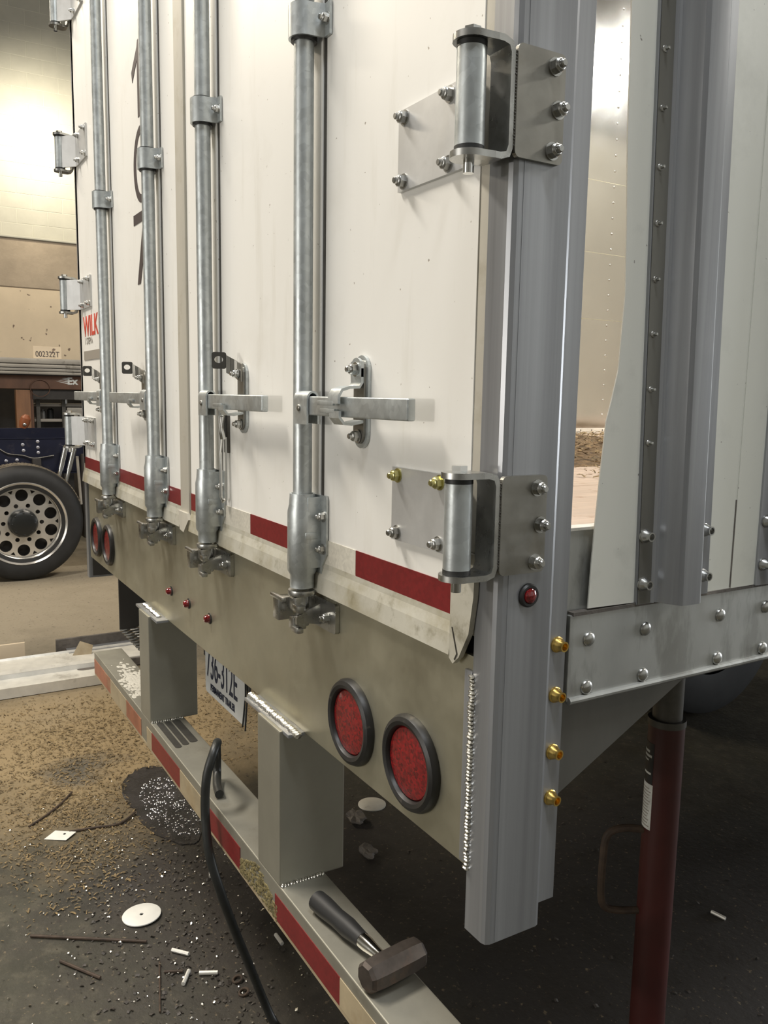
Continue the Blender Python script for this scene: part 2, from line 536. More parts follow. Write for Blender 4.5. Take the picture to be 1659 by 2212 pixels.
def rivet_mesh(r=0.0098):
    pr = [(r, 0), (r, r * 0.12)] + [(r * math.cos(a), r * 0.12 + r * 0.45 * math.sin(a)) for a in [math.radians(t) for t in (15, 35, 55, 75)]] + [(0, r * 0.57)]
    return G().lathe(pr, (0, 0, 0), (0, 0, 1), 16).mesh('rivet')


def collar_mesh():
    pr = [(0.0100, 0), (0.0100, 0.0018), (0.0090, 0.0026), (0.0086, 0.0050), (0.0066, 0.0078), (0.0062, 0.0125), (0.0064, 0.0135), (0.0046, 0.0135), (0.0044, 0.0075), (0, 0.0075)]
    return G().lathe(pr, (0, 0, 0), (0, 0, 1), 20).mesh('collar')


BOLT, RIVET, COLLAR = bolt_mesh(), rivet_mesh(), collar_mesh()
BOLT.materials.append(M['steel'])
RIVET.materials.append(M['steel'])
COLLAR.materials.append(M['brass'])
POP = G().lathe([(0.0045, 0), (0.0040, 0.0012), (0.0022, 0.0020), (0.0019, 0.007), (0, 0.0075)], (0, 0, 0), (0, 0, 1), 10).mesh('pop_rivet')
POP.materials.append(M['steel'])
NEGY, POSX = (0, -1, 0), (1, 0, 0)

# ------------------------------------------------------------------ the room
flo = G().box(-12.4, 9, -8, 15, -0.2, 0).obj('floor', 'floor', sm=False)
tag(flo, 'brown stained concrete floor strewn with sawdust and grit', kind='structure')
tag(G().box(-12.4, 9, -8, 15, 7.2, 7.4).obj('ceiling', 'ceil', sm=False), 'dark shop ceiling', kind='structure')
wl = G().box(-12.3, -12.06, -8, 15, 2.9, 7.2).obj('wall_left', 'mortar', sm=False)
tag(wl, 'pale painted concrete block wall behind the trailer', kind='structure')
BLK = G().box(-0.03, 0.03, -0.1965, 0.1965, -0.0965, 0.0965, 0.003, 1).mesh('block')
BLK.materials.append(M['block'])
for j in range(18):
    for i in range(9):
        o = bpy.data.objects.new('concrete_block', BLK)
        COL.objects.link(o)
        o.location = (-12.087 + random.uniform(-0.001, 0.001), -0.15 + 0.4 * i + (0.2 if j % 2 else 0), 3.78 + 0.2 * j)
        reparent(o, wl)
lp = G().box(-12.0, -11.94, -8, 15, 0, 3.0, 0.01, 1).obj('wall_panel', 'tanwall', wl, sm=False)
lab(lp, 'tan painted lower wall panel with scuffs')
lab(G().box(-12.02, -11.93, -8, 15, 2.99, 3.67, 0.02, 1).obj('parged_band', 'parge', wl, sm=False), 'rough brownish parged band below the blocks')
lab(G().box(-12.0, -11.90, -8, 15, 3.655, 3.69, 0.008, 1).obj('ledge', 'block', wl, sm=False), 'thin ledge under the block courses')
tag(G().box(9, 9.2, -8, 15, 0, 7.2).obj('wall_right', 'roomwall', sm=False), 'plain shop wall beside the trailer', kind='structure')
tag(G().box(-12.4, 9.2, 15, 15.2, 0, 7.2).obj('wall_back', 'roomwall', sm=False), 'plain shop end wall', kind='structure')
tag(G().box(-12.4, 9.2, -8.2, -8, 0, 7.2).obj('wall_front', 'roomwall', sm=False), 'plain shop wall behind the camera', kind='structure')

# ------------------------------------------------------------------ the trailer
T = empty('semi_trailer', (-1.28, 0, 0), 'white aluminium semi trailer with rear swing doors, lock rods and bare bumper', 'trailer')
XR = [-2.003, -1.454, -1.017, -0.511]          # lock rods
YROD, RR = -0.028, 0.0165
GAP = -1.222                                    # meeting line of the two doors
ZB = 1.300                                      # lower edge of the white skin
TOP = 3.95

# doors
dr = G().box(GAP + 0.002, -0.064, 0.0, 0.045, ZB, TOP).obj('rear_door', 'white', T, sm=False)
lab(dr, 'right white rear door')
dl = G().box(-2.535, GAP - 0.07, 0.0, 0.045, ZB, TOP).obj('rear_door', 'white', T, sm=False)
lab(dl, 'left white rear door')
lab(G().box(-0.064, -0.0335, 0.001, 0.045, ZB - 0.01, TOP, 0.003).obj('edge_trim', 'trim', dr), 'weathered beige edge trim')
lab(G().box(GAP - 0.07, GAP, -0.006, 0.03, 1.285, TOP, 0.004).obj('centre_flange', 'trim', dl), 'weathered beige overlap flange at the door gap')
lab(G().box(-2.55, -2.535, 0.001, 0.045, ZB - 0.01, TOP, 0.003).obj('edge_trim', 'trim', dl), 'weathered beige edge trim')
G().box(-0.0335, -0.0305, 0.012, 0.05, 1.26, TOP).obj('door_seal', 'seal', dr)
G().box(GAP, GAP + 0.003, 0.004, 0.045, ZB, TOP).obj('door_seal', 'seal', dr)
# bottom rails, slightly flared outwards
for (x0, x1, d) in ((GAP + 0.004, -0.088, dr), (-2.535, GAP - 0.072, dl)):
    o = G().prism([(0.0, 1.325), (-0.0025, 1.300), (-0.007, 1.285), (-0.010, 1.256), (0.002, 1.254), (0.03, 1.30), (0.03, 1.325)], 'X', x0, x1).obj('bottom_rail', 'sill', d, sm=False)
    lab(o, 'grimy bent bottom rail of the door')
o = G().prism([(-0.088, 1.40), (-0.036, 1.40), (-0.038, 1.345), (-0.046, 1.295), (-0.066, 1.258), (-0.079, 1.246), (-0.088, 1.252)], 'Y', -0.009, -0.001).obj('corner_skirt', 'sill', dr, sm=False)
lab(o, 'bent lower corner of the door skin')
o = G().prism([(-0.083, 1.296), (-0.081, 1.296), (-0.068, 1.262), (-0.074, 1.252), (-0.0755, 1.2535), (-0.0705, 1.262)], 'Y', -0.0098, -0.0088).obj('crease', 'darksteel', dr, sm=False)
o = G().prism([(GAP - 0.07, 1.30), (GAP, 1.30), (GAP + 0.012, 1.285), (GAP - 0.03, 1.248), (GAP - 0.06, 1.252)], 'Y', -0.012, -0.004).obj('bent_corner', 'trim', dl, sm=False)
lab(o, 'bent lower corner of the overlap flange')
lab(G().box(-0.075, -0.031, 0.012, 0.05, 1.24, 1.42).obj('corner_seal', 'seal', dr), 'black rubber seal showing below the door corner')
# door seam strips behind the rods
for i, x in enumerate(XR):
    d = dl if i < 2 else dr
    lab(G().box(x - 0.012, x + 0.020, -0.004, 0.0, 1.40, TOP, 0.001).obj('seam_strip', 'white', d), 'narrow vertical seam strip behind the lock rod')
    G().box(x + 0.020, x + 0.0285, -0.0012, 0.0, 1.40, TOP).obj('seam_dark_strip', 'darksteel', d, sm=False)  # flat dark strip along the right of the seam strip
# reflective tape
for x0, x1, k, d in ((-0.3645, -0.0855, 'r', dr), (-0.542, -0.3645, 'w', dr), (-0.8215, -0.542, 'r', dr), (-0.9995, -0.8215, 'w', dr), (GAP + 0.004, -0.9995, 'r', dr),
                     (-2.515, -2.226, 'r', dl), (-2.226, -2.05, 'w', dl), (-2.05, -1.64, 'r', dl), (-1.64, -1.47, 'w', dl), (-1.47, GAP - 0.072, 'r', dl)):
    o = G().box(x0 + 0.0004, x1 - 0.0004, -0.0016, 0.0, 1.300, 1.351).obj('reflective_tape', 'tape_red' if k == 'r' else 'tape_white', d, sm=False)
    lab(o, 'red reflective tape' if k == 'r' else 'silvery white reflective tape')

# number and sticker on the left door
g = G().prism([(-1.640, 2.350), (-1.605, 2.350), (-1.605, 2.548), (-1.632, 2.548), (-1.640, 2.530)], 'Y', -0.0012, 0.0)
g.prism([(-1.640, 2.532), (-1.640, 2.500), (-1.692, 2.455), (-1.700, 2.484)], 'Y', -0.0012, 0.0)
lab(g.obj('number_decal', 'black_ink', dl, sm=False), 'black figure 1 on the left door')
g = G()
n = 40
oo = [(-1.618 + 0.080 * math.cos(2 * math.pi * k / n), 2.224 + 0.102 * math.sin(2 * math.pi * k / n)) for k in range(n)]
ii = [(-1.618 + 0.054 * math.cos(2 * math.pi * k / n), 2.224 + 0.080 * math.sin(2 * math.pi * k / n)) for k in range(n)]
lab(g.prism(oo, 'Y', -0.0012, 0.0, holes=[ii]).obj('number_decal', 'black_ink', dl, sm=False), 'black figure 0 on the left door')
g = G().prism([(-1.712, 2.072), (-1.712, 2.100), (-1.56, 2.100), (-1.56, 2.075), (-1.650, 1.905), (-1.682, 1.905), (-1.612, 2.072)], 'Y', -0.0012, 0.0)
lab(g.obj('number_decal', 'black_ink', dl, sm=False), 'black figure 7 on the left door')
st = lab(G().box(-2.465, -2.16, -0.001, 0, 1.735, 1.885).obj('dealer_sticker', 'white', dl, sm=False), 'white sticker with red lettering')
text('lettering', 'WILK', 0.100, 'red_ink', (-2.460, -0.0016, 1.798), (1, 0, 0), (0, 0, 1), dl, bold=0.002)
text('lettering', "1 STEP A", 0.034, 'grey_ink', (-2.440, -0.0016, 1.768), (1, 0, 0), (0, 0, 1), dl)
G().box(-2.465, -2.16, -0.0022, -0.001, 1.712, 1.744).obj('sticker_bar', 'grey_ink', dl, sm=False)

# corner posts
def corner_post(sx, x0, label):
    """cross-section as seen on the right post, mirrored for the left"""
    f = (lambda x: x) if sx > 0 else (lambda x: -2.556 - x)
    body = [(-0.045, 0.0), (-0.009, 0.0), (-0.003, 0.0022), (0.0, 0.008), (0.0, 0.088), (-0.002, 0.093), (-0.006, 0.095), (-0.045, 0.095)]
    o = G().prism([(f(x), y) for x, y in body], 'Z', 0.878, TOP).obj('corner_post', 'alu', T, ang=20)
    lab(o, label)
    fl = G().prism([(f(x), y) for x, y in [(-0.024, 0.09), (-0.020, 0.095), (-0.020, 0.137), (-0.022, 0.139), (-0.026, 0.139), (-0.026, 0.09)]], 'Z', 0.895, TOP).obj('post_flange', 'alu', o, ang=20)
    return o


PR = corner_post(1, 0, 'right aluminium corner post')
PL = corner_post(-1, 0, 'left aluminium corner post')
lab(G().box(-2.5112, -2.5100, 0.014, 0.095, 0.885, 0.962).obj('inner_shade_plate', 'under', PL, sm=False), 'dark plate standing in for shade inside the left post')  # thin dark sheet put in for the shade of the hollow post
for y in (0.016,):
    G().box(-0.0004, 0.0005, y, y + 0.0012, 0.88, TOP).obj('extrusion_line', 'alu', PR, sm=False)
for z in (1.270, 1.199, 1.117, 1.050):
    lab(place(COLLAR, 'lock_collar', (-0.0205, 0.122, z), (1, 0.05, 0), PR, sc=1.12), 'gold zinc lock collar')
mk = lab(G().lathe([(0.0155, 0), (0.0155, 0.003), (0.0135, 0.0055), (0.0105, 0.0055), (0.0105, 0.003), (0, 0.003)], (0.0, 0.049, 1.351), POSX, 28).obj('side_marker_lamp', 'rubber', T), 'small round red marker lamp in a black grommet on the corner post')
G().lathe([(0.0104, 0.003), (0.0095, 0.0065), (0.006, 0.009), (0, 0.0098)], (0.0, 0.049, 1.351), POSX, 24).obj('lens', 'lens2', mk)

# bumper plate
bp = lab(G().box(-2.49, -0.0465, 0.004, 0.012, 0.965, 1.262, 0.001).obj('bumper_plate', 'alu_flat', T, sm=False), 'bare sheet aluminium rear bumper plate')
G().box(-2.49, -0.0465, 0.012, 0.10, 1.243, 1.256).obj('top_ledge', 'alu_flat', bp, sm=False)
G().box(-2.49, -0.0465, 0.012, 0.055, 0.965, 0.973).obj('bottom_flange', 'alu_flat', bp, sm=False)
lab(G().box(-0.062, -0.0455, -0.001, 0.010, 0.972, 1.243, 0.001).obj('edge_strip', 'alu', bp), 'bright strip beside the vertical weld')


def bead(name, p0, p1, r, step, parent, flat=(1, 1, 1)):
    p0, p1 = Vector(p0), Vector(p1)
    n = max(2, int((p1 - p0).length / step))
    d = (p1 - p0).normalized()
    rot = d.to_track_quat('Z', 'Y').to_matrix().to_4x4()
    g = G()
    for k in range(n + 1):
        c = p0.lerp(p1, k / n) + Vector([random.uniform(-1, 1) * r * 0.15 for _ in range(3)])
        g.sph(c, r * random.uniform(0.85, 1.15), (1, 1, 0.55), 8, 5, rot @ Matrix.Rotation(0.5, 4, 'X'))
    return lab(g.obj(name, 'weld', parent), 'bright rippled weld bead')


bead('weld_bead', (-0.0445, -0.001, 0.968), (-0.0445, -0.001, 1.237), 0.0055, 0.0052, bp)
bead('weld_bead', (-1.650, -0.012, 0.968), (-1.495, -0.012, 0.966), 0.008, 0.006, bp)
bead('weld_bead', (-0.790, -0.014, 0.968), (-0.555, -0.014, 0.967), 0.0085, 0.006, bp)
for x in (-0.68, -1.57):
    lab(G().box(x - 0.11, x + 0.115, -0.030, 0.004, 0.960, 0.967, 0.001).obj('weld_tab', 'alu', bp), 'flat aluminium tab welded above a guard post')


def round_lamp(x, z, label):
    g = G().lathe([(0.056, 0.0), (0.073, 0.0), (0.0735, 0.005), (0.070, 0.012), (0.064, 0.015), (0.058, 0.013), (0.0555, 0.008), (0.0555, 0.0)], (x, 0.004, z), NEGY, 48)
    o = lab(g.obj('tail_lamp', 'grommet', T), label)
    G().lathe([(0.0555, 0.004), (0.053, 0.0075), (0.040, 0.0095), (0.02, 0.0105), (0, 0.0108)], (x, 0.004, z), NEGY, 40).obj('lens', 'lens', o)
    return o


round_lamp(-0.190, 1.058, 'round red tail lamp nearest the right corner post')
round_lamp(-0.377, 1.055, 'second round red tail lamp from the right corner post')
round_lamp(-2.160, 1.065, 'second round red tail lamp from the left corner post')
round_lamp(-2.346, 1.065, 'round red tail lamp nearest the left corner post')
for x in (-1.422, -1.266, -1.102):
    o = lab(G().lathe([(0.0135, 0), (0.0135, 0.002), (0.011, 0.003), (0, 0.003)], (x, 0.004, 1.057), NEGY, 20).obj('marker_lamp', 'rubber', T), 'small red marker lamp in the middle of the bumper')
    G().lathe([(0.0105, 0.003), (0.0098, 0.010), (0.007, 0.0145), (0, 0.016)], (x, 0.004, 1.057), NEGY, 20).obj('lens', 'lens2', o)


# underride guard
gd = lab(G().box(-2.28, 0.02, -0.037, 0.062, 0.562, 0.649, 0.0025).obj('underride_guard', 'guard', T, sm=False), 'dull aluminium underride guard beam')
for x0, x1, m, l in ((-2.275, -2.02, 'tape_old', 'faded orange red tape'), (-2.02, -1.80, 'tape_cream', 'dirty cream tape'), (-1.80, -1.62, 'tape_old', 'faded orange red tape'),
                     (-1.555, -1.503, 'tape_cream', 'dirty cream tape'), (-1.503, -1.232, 'tape_red', 'red reflective tape'), (-1.232, -1.05, 'tape_cream', 'dirty cream tape'),
                     (-1.05, -0.80, 'tape_red', 'red reflective tape'), (-0.61, -0.335, 'tape_red', 'red reflective tape'), (-0.335, -0.155, 'tape_cream', 'dirty cream tape'), (-0.155, 0.018, 'tape_red', 'red reflective tape')):
    lab(G().box(x0, x1, -0.0383, -0.037, 0.572, 0.6245).obj('guard_tape', m, gd, sm=False), l)
lab(G().box(-2.278, 0.018, -0.0376, -0.037, 0.5635, 0.5715).obj('guard_edge_band', 'tape_cream', gd, sm=False), 'worn cream band along the lower edge')
for x0, x1, m in ((-0.70, -0.59, 'guardpost'), (-1.621, -1.515, 'guardpost')):
    o = lab(G().box(x0, x1, -0.037, 0.104, 0.649, 0.966, 0.003).obj('guard_post', m, T, sm=False), 'square aluminium guard post below the bumper')
    bead('foot_weld', (x1 + 0.003, -0.033, 0.651), (x1 + 0.003, 0.055, 0.651), 0.0045, 0.006, o)
for y0, y1 in ((-0.024, -0.006), (-0.001, 0.017), (0.022, 0.044)):
    lab(G().prism(rrect(-1.505, -1.32 - y0 * 0.4, y0, y1, 0.008), 'Z', 0.649, 0.6502).obj('grip_strip', 'darksteel', gd, sm=False), 'dark non slip strip on top of the guard')
g = G()
for k in range(520):
    x = random.uniform(-0.80, -0.60)
    z = 0.57 + random.random() * (0.03 + 0.04 * (1 - abs(x + 0.70) / 0.1))
    g.sph((x, -0.0375, z), random.uniform(0.0015, 0.0042), (1.4, 0.5, 0.8), 5, 4)
o = g.obj('dried_mud', 'crust', gd)
o['kind'] = 'stuff'
lab(o, 'crust of dried mud and straw on the guard face')
g = G()
for k in range(420):
    g.sph((random.gauss(-1.86, 0.10), max(-0.03, min(0.056, random.gauss(0.02, 0.022))), 0.649), random.uniform(0.002, 0.008), (1.8, 1, 0.10), 6, 4)
o = g.obj('pale_splatter', 'tape_white', gd)
o['kind'] = 'stuff'
lab(o, 'pale splatter on top of the guard beam')

# licence plate hung under the bumper
lpz, lpx, lpy = 0.754, -1.428, 0.10
pl = lab(G().prism(rrect(lpx, lpx + 0.305, lpz, lpz + 0.153, 0.012), 'Y', lpy, lpy + 0.002).obj('licence_plate', 'plate', T, sm=False), 'white trailer licence plate hanging under the bumper')
text('plate_number', '736-312E', 0.125, 'navy', (lpx + 0.012, lpy - 0.0008, lpz + 0.050), (1, 0, 0), (0, 0, 1), pl, sx=0.51)
text('plate_legend', 'PERMANENT TRAILER', 0.028, 'navy', (lpx + 0.045, lpy - 0.0008, lpz + 0.015), (1, 0, 0), (0, 0, 1), pl, sx=0.70, bold=0.0004)
G().tube([(lpx + 0.31, lpy, lpz + 0.16), (lpx + 0.312, lpy, lpz + 0.09), (lpx + 0.300, lpy - 0.004, lpz + 0.0)], 0.0022, 6).obj('wire', 'rubber', pl)
G().tube([(lpx + 0.322, lpy, lpz + 0.16), (lpx + 0.324, lpy, lpz + 0.09), (lpx + 0.318, lpy - 0.004, lpz - 0.005)], 0.0022, 6).obj('wire', 'rubber', pl)
lab(G().box(lpx - 0.02, lpx + 0.33, lpy + 0.002, lpy + 0.008, lpz + 0.10, 1.0).obj('plate_bracket', 'under', T, sm=False), 'dark bracket behind the licence plate')


# ---- lock rods
def flange_profile(x, s):
    return x * s


def lock_rod(i):
    x = XR[i]
    s = 1 if i >= 2 else -1                      # handle direction
    nm = ['leftmost', 'second from the left', 'third from the left', 'rightmost'][i]
    rod = lab(G().cyl((x, YROD, 1.262), (x, YROD, 3.7), RR, 32).obj('lock_rod', 'galv', T), nm + ' galvanised vertical lock rod')
    # guide clamp round the rod
    z0, z1 = 2.168, 2.218
    R1 = 0.0235
    pr = [(x + 0.047, -0.0035), (x + 0.030, -0.0035), (x + 0.026, -0.012)]
    pr += [(x + R1 * math.cos(a), YROD + R1 * math.sin(a)) for a in [math.radians(t) for t in range(10, -191, -20)]]
    pr += [(x - 0.026, -0.012), (x - 0.030, -0.0035), (x - 0.047, -0.0035)]
    cl = lab(G().strip(pr, 0.0045, 'Z', z0, z1).obj('guide_clamp', 'galv', rod), 'galvanised guide clamp around the rod')
    sl = G().lathe([(RR, z0 - 0.004), (0.0212, z0 - 0.004), (0.0212, z1 + 0.003), (RR, z1 + 0.003)], (x, YROD, 0), (0, 0, 1), 28)
    lab(sl.obj('guide_bushing', 'rubber', rod), 'black bushing inside the clamp')
    for q in (-1, 1):
        place(BOLT, 'bolt', (x + q * 0.038, -0.0055, 2.193), NEGY, rod, spin=0.4, sc=0.9)
    # lower bearing
    g = G()
    pr = [(R2, z) for R2, z in [(0.0185, 1.2635), (0.0215, 1.2635), (0.0215, 1.286), (0.0262, 1.294), (0.0262, 1.398), (0.0235, 1.410), (0.0222, 1.430), (0.0190, 1.430), (0.0190, 1.2635)]]
    g.lathe(pr, (x, YROD, 0), (0, 0, 1), 32)
    lab(g.obj('bearing_sleeve', 'galv', rod), 'galvanised lower bearing sleeve')
    fl = [(x - 0.046, 1.428), (x + 0.046, 1.428), (x + 0.048, 1.422), (x + 0.048, 1.326), (x + 0.032, 1.305), (x + 0.032, 1.268), (x + 0.028, 1.264),
          (x - 0.028, 1.264), (x - 0.032, 1.268), (x - 0.032, 1.305), (x - 0.048, 1.326), (x - 0.048, 1.422)]
    lab(G().prism(fl, 'Y', -0.0055, -0.0015).obj('bearing_flange', 'galv', rod, sm=False), 'flat flange of the lower bearing')
    for q in (-1, 1):
        g = G().box(x + q * 0.023 - 0.003, x + q * 0.023 + 0.003, -0.030, -0.004, 1.300, 1.425, 0.002)
        g.obj('bearing_web', 'galv', rod)
        for z in (1.392, 1.335):
            place(BOLT, 'bolt', (x + q * 0.037, -0.0055, z), NEGY, rod, spin=random.random(), sc=0.92)
        lab(G().box(x + q * 0.0215 - 0.006, x + q * 0.0215 + 0.006, -0.0345, -0.010, 1.352, 1.364, 0.002).obj('bearing_dimple', 'galv', rod), 'pressed dimple on the bearing')
    # cam ring, cam and keeper
    lab(G().lathe([(0.010, 1.250), (0.0245, 1.250), (0.0255, 1.254), (0.0245, 1.259), (0.010, 1.259)], (x, YROD, 0), (0, 0, 1), 28).obj('cam_ring', 'steel', rod), 'flat ring under the bearing')
    g = G().cyl((x, YROD, 1.194), (x, YROD, 1.252), 0.0125, 20)
    g.box(x - 0.012, x + 0.012, YROD - 0.020, YROD + 0.006, 1.222, 1.248, 0.004)
    g.box(x + 0.002, x + 0.030, YROD - 0.022, YROD - 0.006, 1.222, 1.236, 0.004)
    g.box(x - 0.010, x + 0.012, YROD - 0.022, YROD + 0.004, 1.188, 1.212, 0.004)
    g.box(x + 0.004, x + 0.030, YROD - 0.024, YROD - 0.010, 1.186, 1.197, 0.004)
    lab(g.obj('cam', 'steel', rod), 'forged locking cam')
    kp = lab(G().prism(rrect(x - 0.072, x + 0.083, 1.193, 1.2465, 0.006), 'Y', -0.0045, 0.0035).obj('keeper_plate', 'steel', rod, sm=False), 'flat keeper plate bolted to the bumper')
    g = G().box(x - 0.062, x - 0.036, YROD - 0.030, YROD - 0.001, 1.196, 1.238, 0.003)
    g.box(x - 0.062, x - 0.052, YROD - 0.005, -0.003, 1.198, 1.236, 0.002)
    g.box(x - 0.066, x - 0.010, YROD - 0.034, YROD - 0.026, 1.236, 1.244, 0.003)
    lab(g.obj('keeper_block', 'steel', rod), 'serrated keeper block')
    g = G().prism([(-0.004, 1.198), (-0.004, 1.236), (-0.026, 1.228), (-0.050, 1.216), (-0.050, 1.203), (-0.030, 1.203)], 'X', x + 0.018, x + 0.026)
    lab(g.obj('keeper_hook', 'steel', rod), 'keeper hook standing off the plate')
    place(BOLT, 'bolt', (x + 0.055, -0.0045, 1.217), NEGY, rod, spin=0.2, sc=1.0)
    # handle hub, handle
    hp = [(-0.0262, 1.552), (-0.0262, 1.592)] + [(-0.0362 + 0.0100 * math.cos(a), 1.592 + 0.0125 * math.sin(a)) for a in [math.radians(t) for t in range(20, 180, 20)]] + [(-0.0462, 1.592), (-0.0462, 1.551)]
    ha, hb_ = sorted((x + s * 0.006, x + s * 0.057))
    hb = lab(G().strip(hp, 0.0035, 'X', ha, hb_).obj('handle_hub', 'galv', rod), 'bent hub bracket holding the handle')
    place(RIVET, 'hub_rivet', (x + s * 0.027, -0.0478, 1.578), NEGY, rod, m='hinge', sc=0.62)
    hx0, hx1 = x + s * 0.020, x + s * 0.360
    a, b = min(hx0, hx1), max(hx0, hx1)
    g = G().box(a, b, -0.0435, -0.0295, 1.5665, 1.5975, 0.0035, 3)
    if s < 0:
        for v in g.b.verts:
            v.co.y -= 0.018 * max(0, (x - 0.06 - v.co.x) / 0.30)
    lab(g.obj('handle', 'galv', rod), 'flat bar lock handle')
    # latch
    lx = x + s * 0.164
    lt = lab(G().prism(stadium(lx, 0, 0.0225, 1.518, 1.662), 'Y', -0.0055, -0.0005).obj('latch_plate', 'galv', rod, sm=False), 'oval latch plate on the door')
    g = G().prism(stadium(lx, 0, 0.0165, 1.525, 1.655), 'Y', -0.0095, -0.0055)
    lab(g.obj('latch_base', 'hinge', rod, sm=False), 'raised latch base')
    for z in (1.640, 1.537):
        place(BOLT, 'bolt', (lx, -0.0105, z), NEGY, rod, spin=0.3, sc=1.0)
    # lower hook under the handle
    hk = [(-0.0095, 1.560), (-0.030, 1.556), (-0.043, 1.557), (-0.0505, 1.566), (-0.0505, 1.576)]
    lab(G().strip(hk, 0.0045, 'X', lx - 0.016, lx + 0.016).obj('latch_hook', 'galv', rod), 'hook under the handle')
    lab(G().box(min(lx, lx - s * 0.05), max(lx, lx - s * 0.05), -0.0528, -0.0488, 1.572, 1.579, 0.001).obj('hook_tab', 'galv', rod), 'narrow tab of the hook')
    if i == 3:
        ck = [(-0.0125, 1.652), (-0.0125, 1.620), (-0.017, 1.613), (-0.034, 1.612), (-0.047, 1.608), (-0.0525, 1.599), (-0.0525, 1.587)]
        lab(G().strip(ck, 0.0045, 'X', lx - 0.0165, lx + 0.0165).obj('latch_catch', 'galv', rod), 'catch folded down over the handle')
        lab(G().box(lx - 0.055, lx, -0.0550, -0.0510, 1.584, 1.591, 0.001).obj('catch_tab', 'galv', rod), 'narrow tab of the catch')
        lab(G().prism(stadium(lx, 0, 0.0165, 1.612, 1.658), 'Y', -0.0150, -0.0105).obj('catch_eye', 'galv', rod, sm=False), 'rounded upper end of the catch')
        place(BOLT, 'bolt', (lx, -0.015, 1.640), NEGY, rod, spin=0.3, sc=1.05)
    else:
        # catch swung up and away from the handle
        q = -1
        pts = [(0.015, -0.012), (-0.003, -0.014), (-0.010, -0.018), (-0.013, -0.026), (-0.018, -0.033), (-0.028, -0.061)]
        g = G()
        segs = [(0.014, -0.012, -0.013, -0.013, 1.622, 1.658)]
        for k in range(len(pts) - 1):
            (xa, ya), (xb, yb) = pts[k], pts[k + 1]
            za, zb_ = 1.624 + 0.0045 * k, 1.624 + 0.0045 * (k + 1)
            if k == len(pts) - 2:
                # eye plate with an oval hole
                n = 20
                P0 = Vector((lx + xa, ya, za + 0.008))
                ex = Vector((xb - xa, yb - ya, 0)).normalized()
                w_, h_ = Vector((xb - xa, yb - ya, 0)).length, 0.034
                out = rrect(0, w_, 0, h_, 0.005)
                hole = circ(w_ * 0.52, h_ * 0.55, 0.0072, 18, rx=0.0088)
                g2 = G().prism(out, 'Y', 0, 0.004, holes=[hole])
                for v in g2.b.verts:
                    c = v.co.copy()
                    v.co = P0 + ex * c.x + Vector((0, 0, c.z - 0.0)) + Vector((ex.y, -ex.x, 0)) * c.y
                lab(g2.obj('catch_eye', 'darksteel', rod, sm=False), 'dark eye plate with an oval hole')
            else:
                h = 0.036
                vs = []
                nrm = Vector((yb - ya, -(xb - xa), 0)).normalized() * 0.002
                for (xx, yy, zz) in ((xa, ya, za), (xb, yb, zb_), (xb, yb, zb_ + h), (xa, ya, za + h)):
                    vs.append((lx + xx, yy, zz))
                A = [g.b.verts.new(Vector(p) + nrm) for p in vs]
                B_ = [g.b.verts.new(Vector(p) - nrm) for p in vs]
                g.b.faces.new(A)
                g.b.faces.new(B_[::-1])
                for j in range(4):
                    g.b.faces.new((A[j], B_[j], B_[(j + 1) % 4], A[(j + 1) % 4]))
        lab(g.obj('latch_catch', 'hinge', rod, sm=False), 'catch swung up off the handle')
        place(BOLT, 'bolt', (lx, -0.016, 1.640), NEGY, rod, spin=0.6, sc=0.95)
    return rod


for i in range(4):
    lock_rod(i)

# hold-back hook hanging beside the third rod
hx = -0.955
hk = lab(G().box(hx - 0.010, hx + 0.014, -0.006, 0.0, 1.470, 1.556, 0.002).obj('door_hold_hook', 'darksteel', T), 'chrome hold back hook hanging beside the third lock rod')
for dx in (-0.003, 0.007):
    lab(G().tube([(hx + dx, -0.012, 1.556), (hx + dx, -0.016, 1.525), (hx + dx * 1.4, -0.012, 1.50)], 0.0042, 10).obj('hook_link', 'chrome', hk), 'chrome link')
    place(RIVET, 'rivet', (hx + dx, -0.014, 1.552), NEGY, hk, m='chrome', sc=0.5)
lab(G().tube([(hx - 0.004, -0.012, 1.505), (hx - 0.004, -0.016, 1.47), (hx - 0.003, -0.016, 1.372), (hx + 0.003, -0.014, 1.362), (hx + 0.010, -0.012, 1.368)], 0.0034, 10).obj('hook_rod', 'chrome', hk), 'long chrome rod of the hook')
lab(G().tube([(hx + 0.010, -0.008, 1.505), (hx + 0.011, -0.008, 1.40), (hx + 0.012, -0.009, 1.366)], 0.003, 8).obj('hook_rod', 'chrome', hk), 'second chrome rod of the hook')


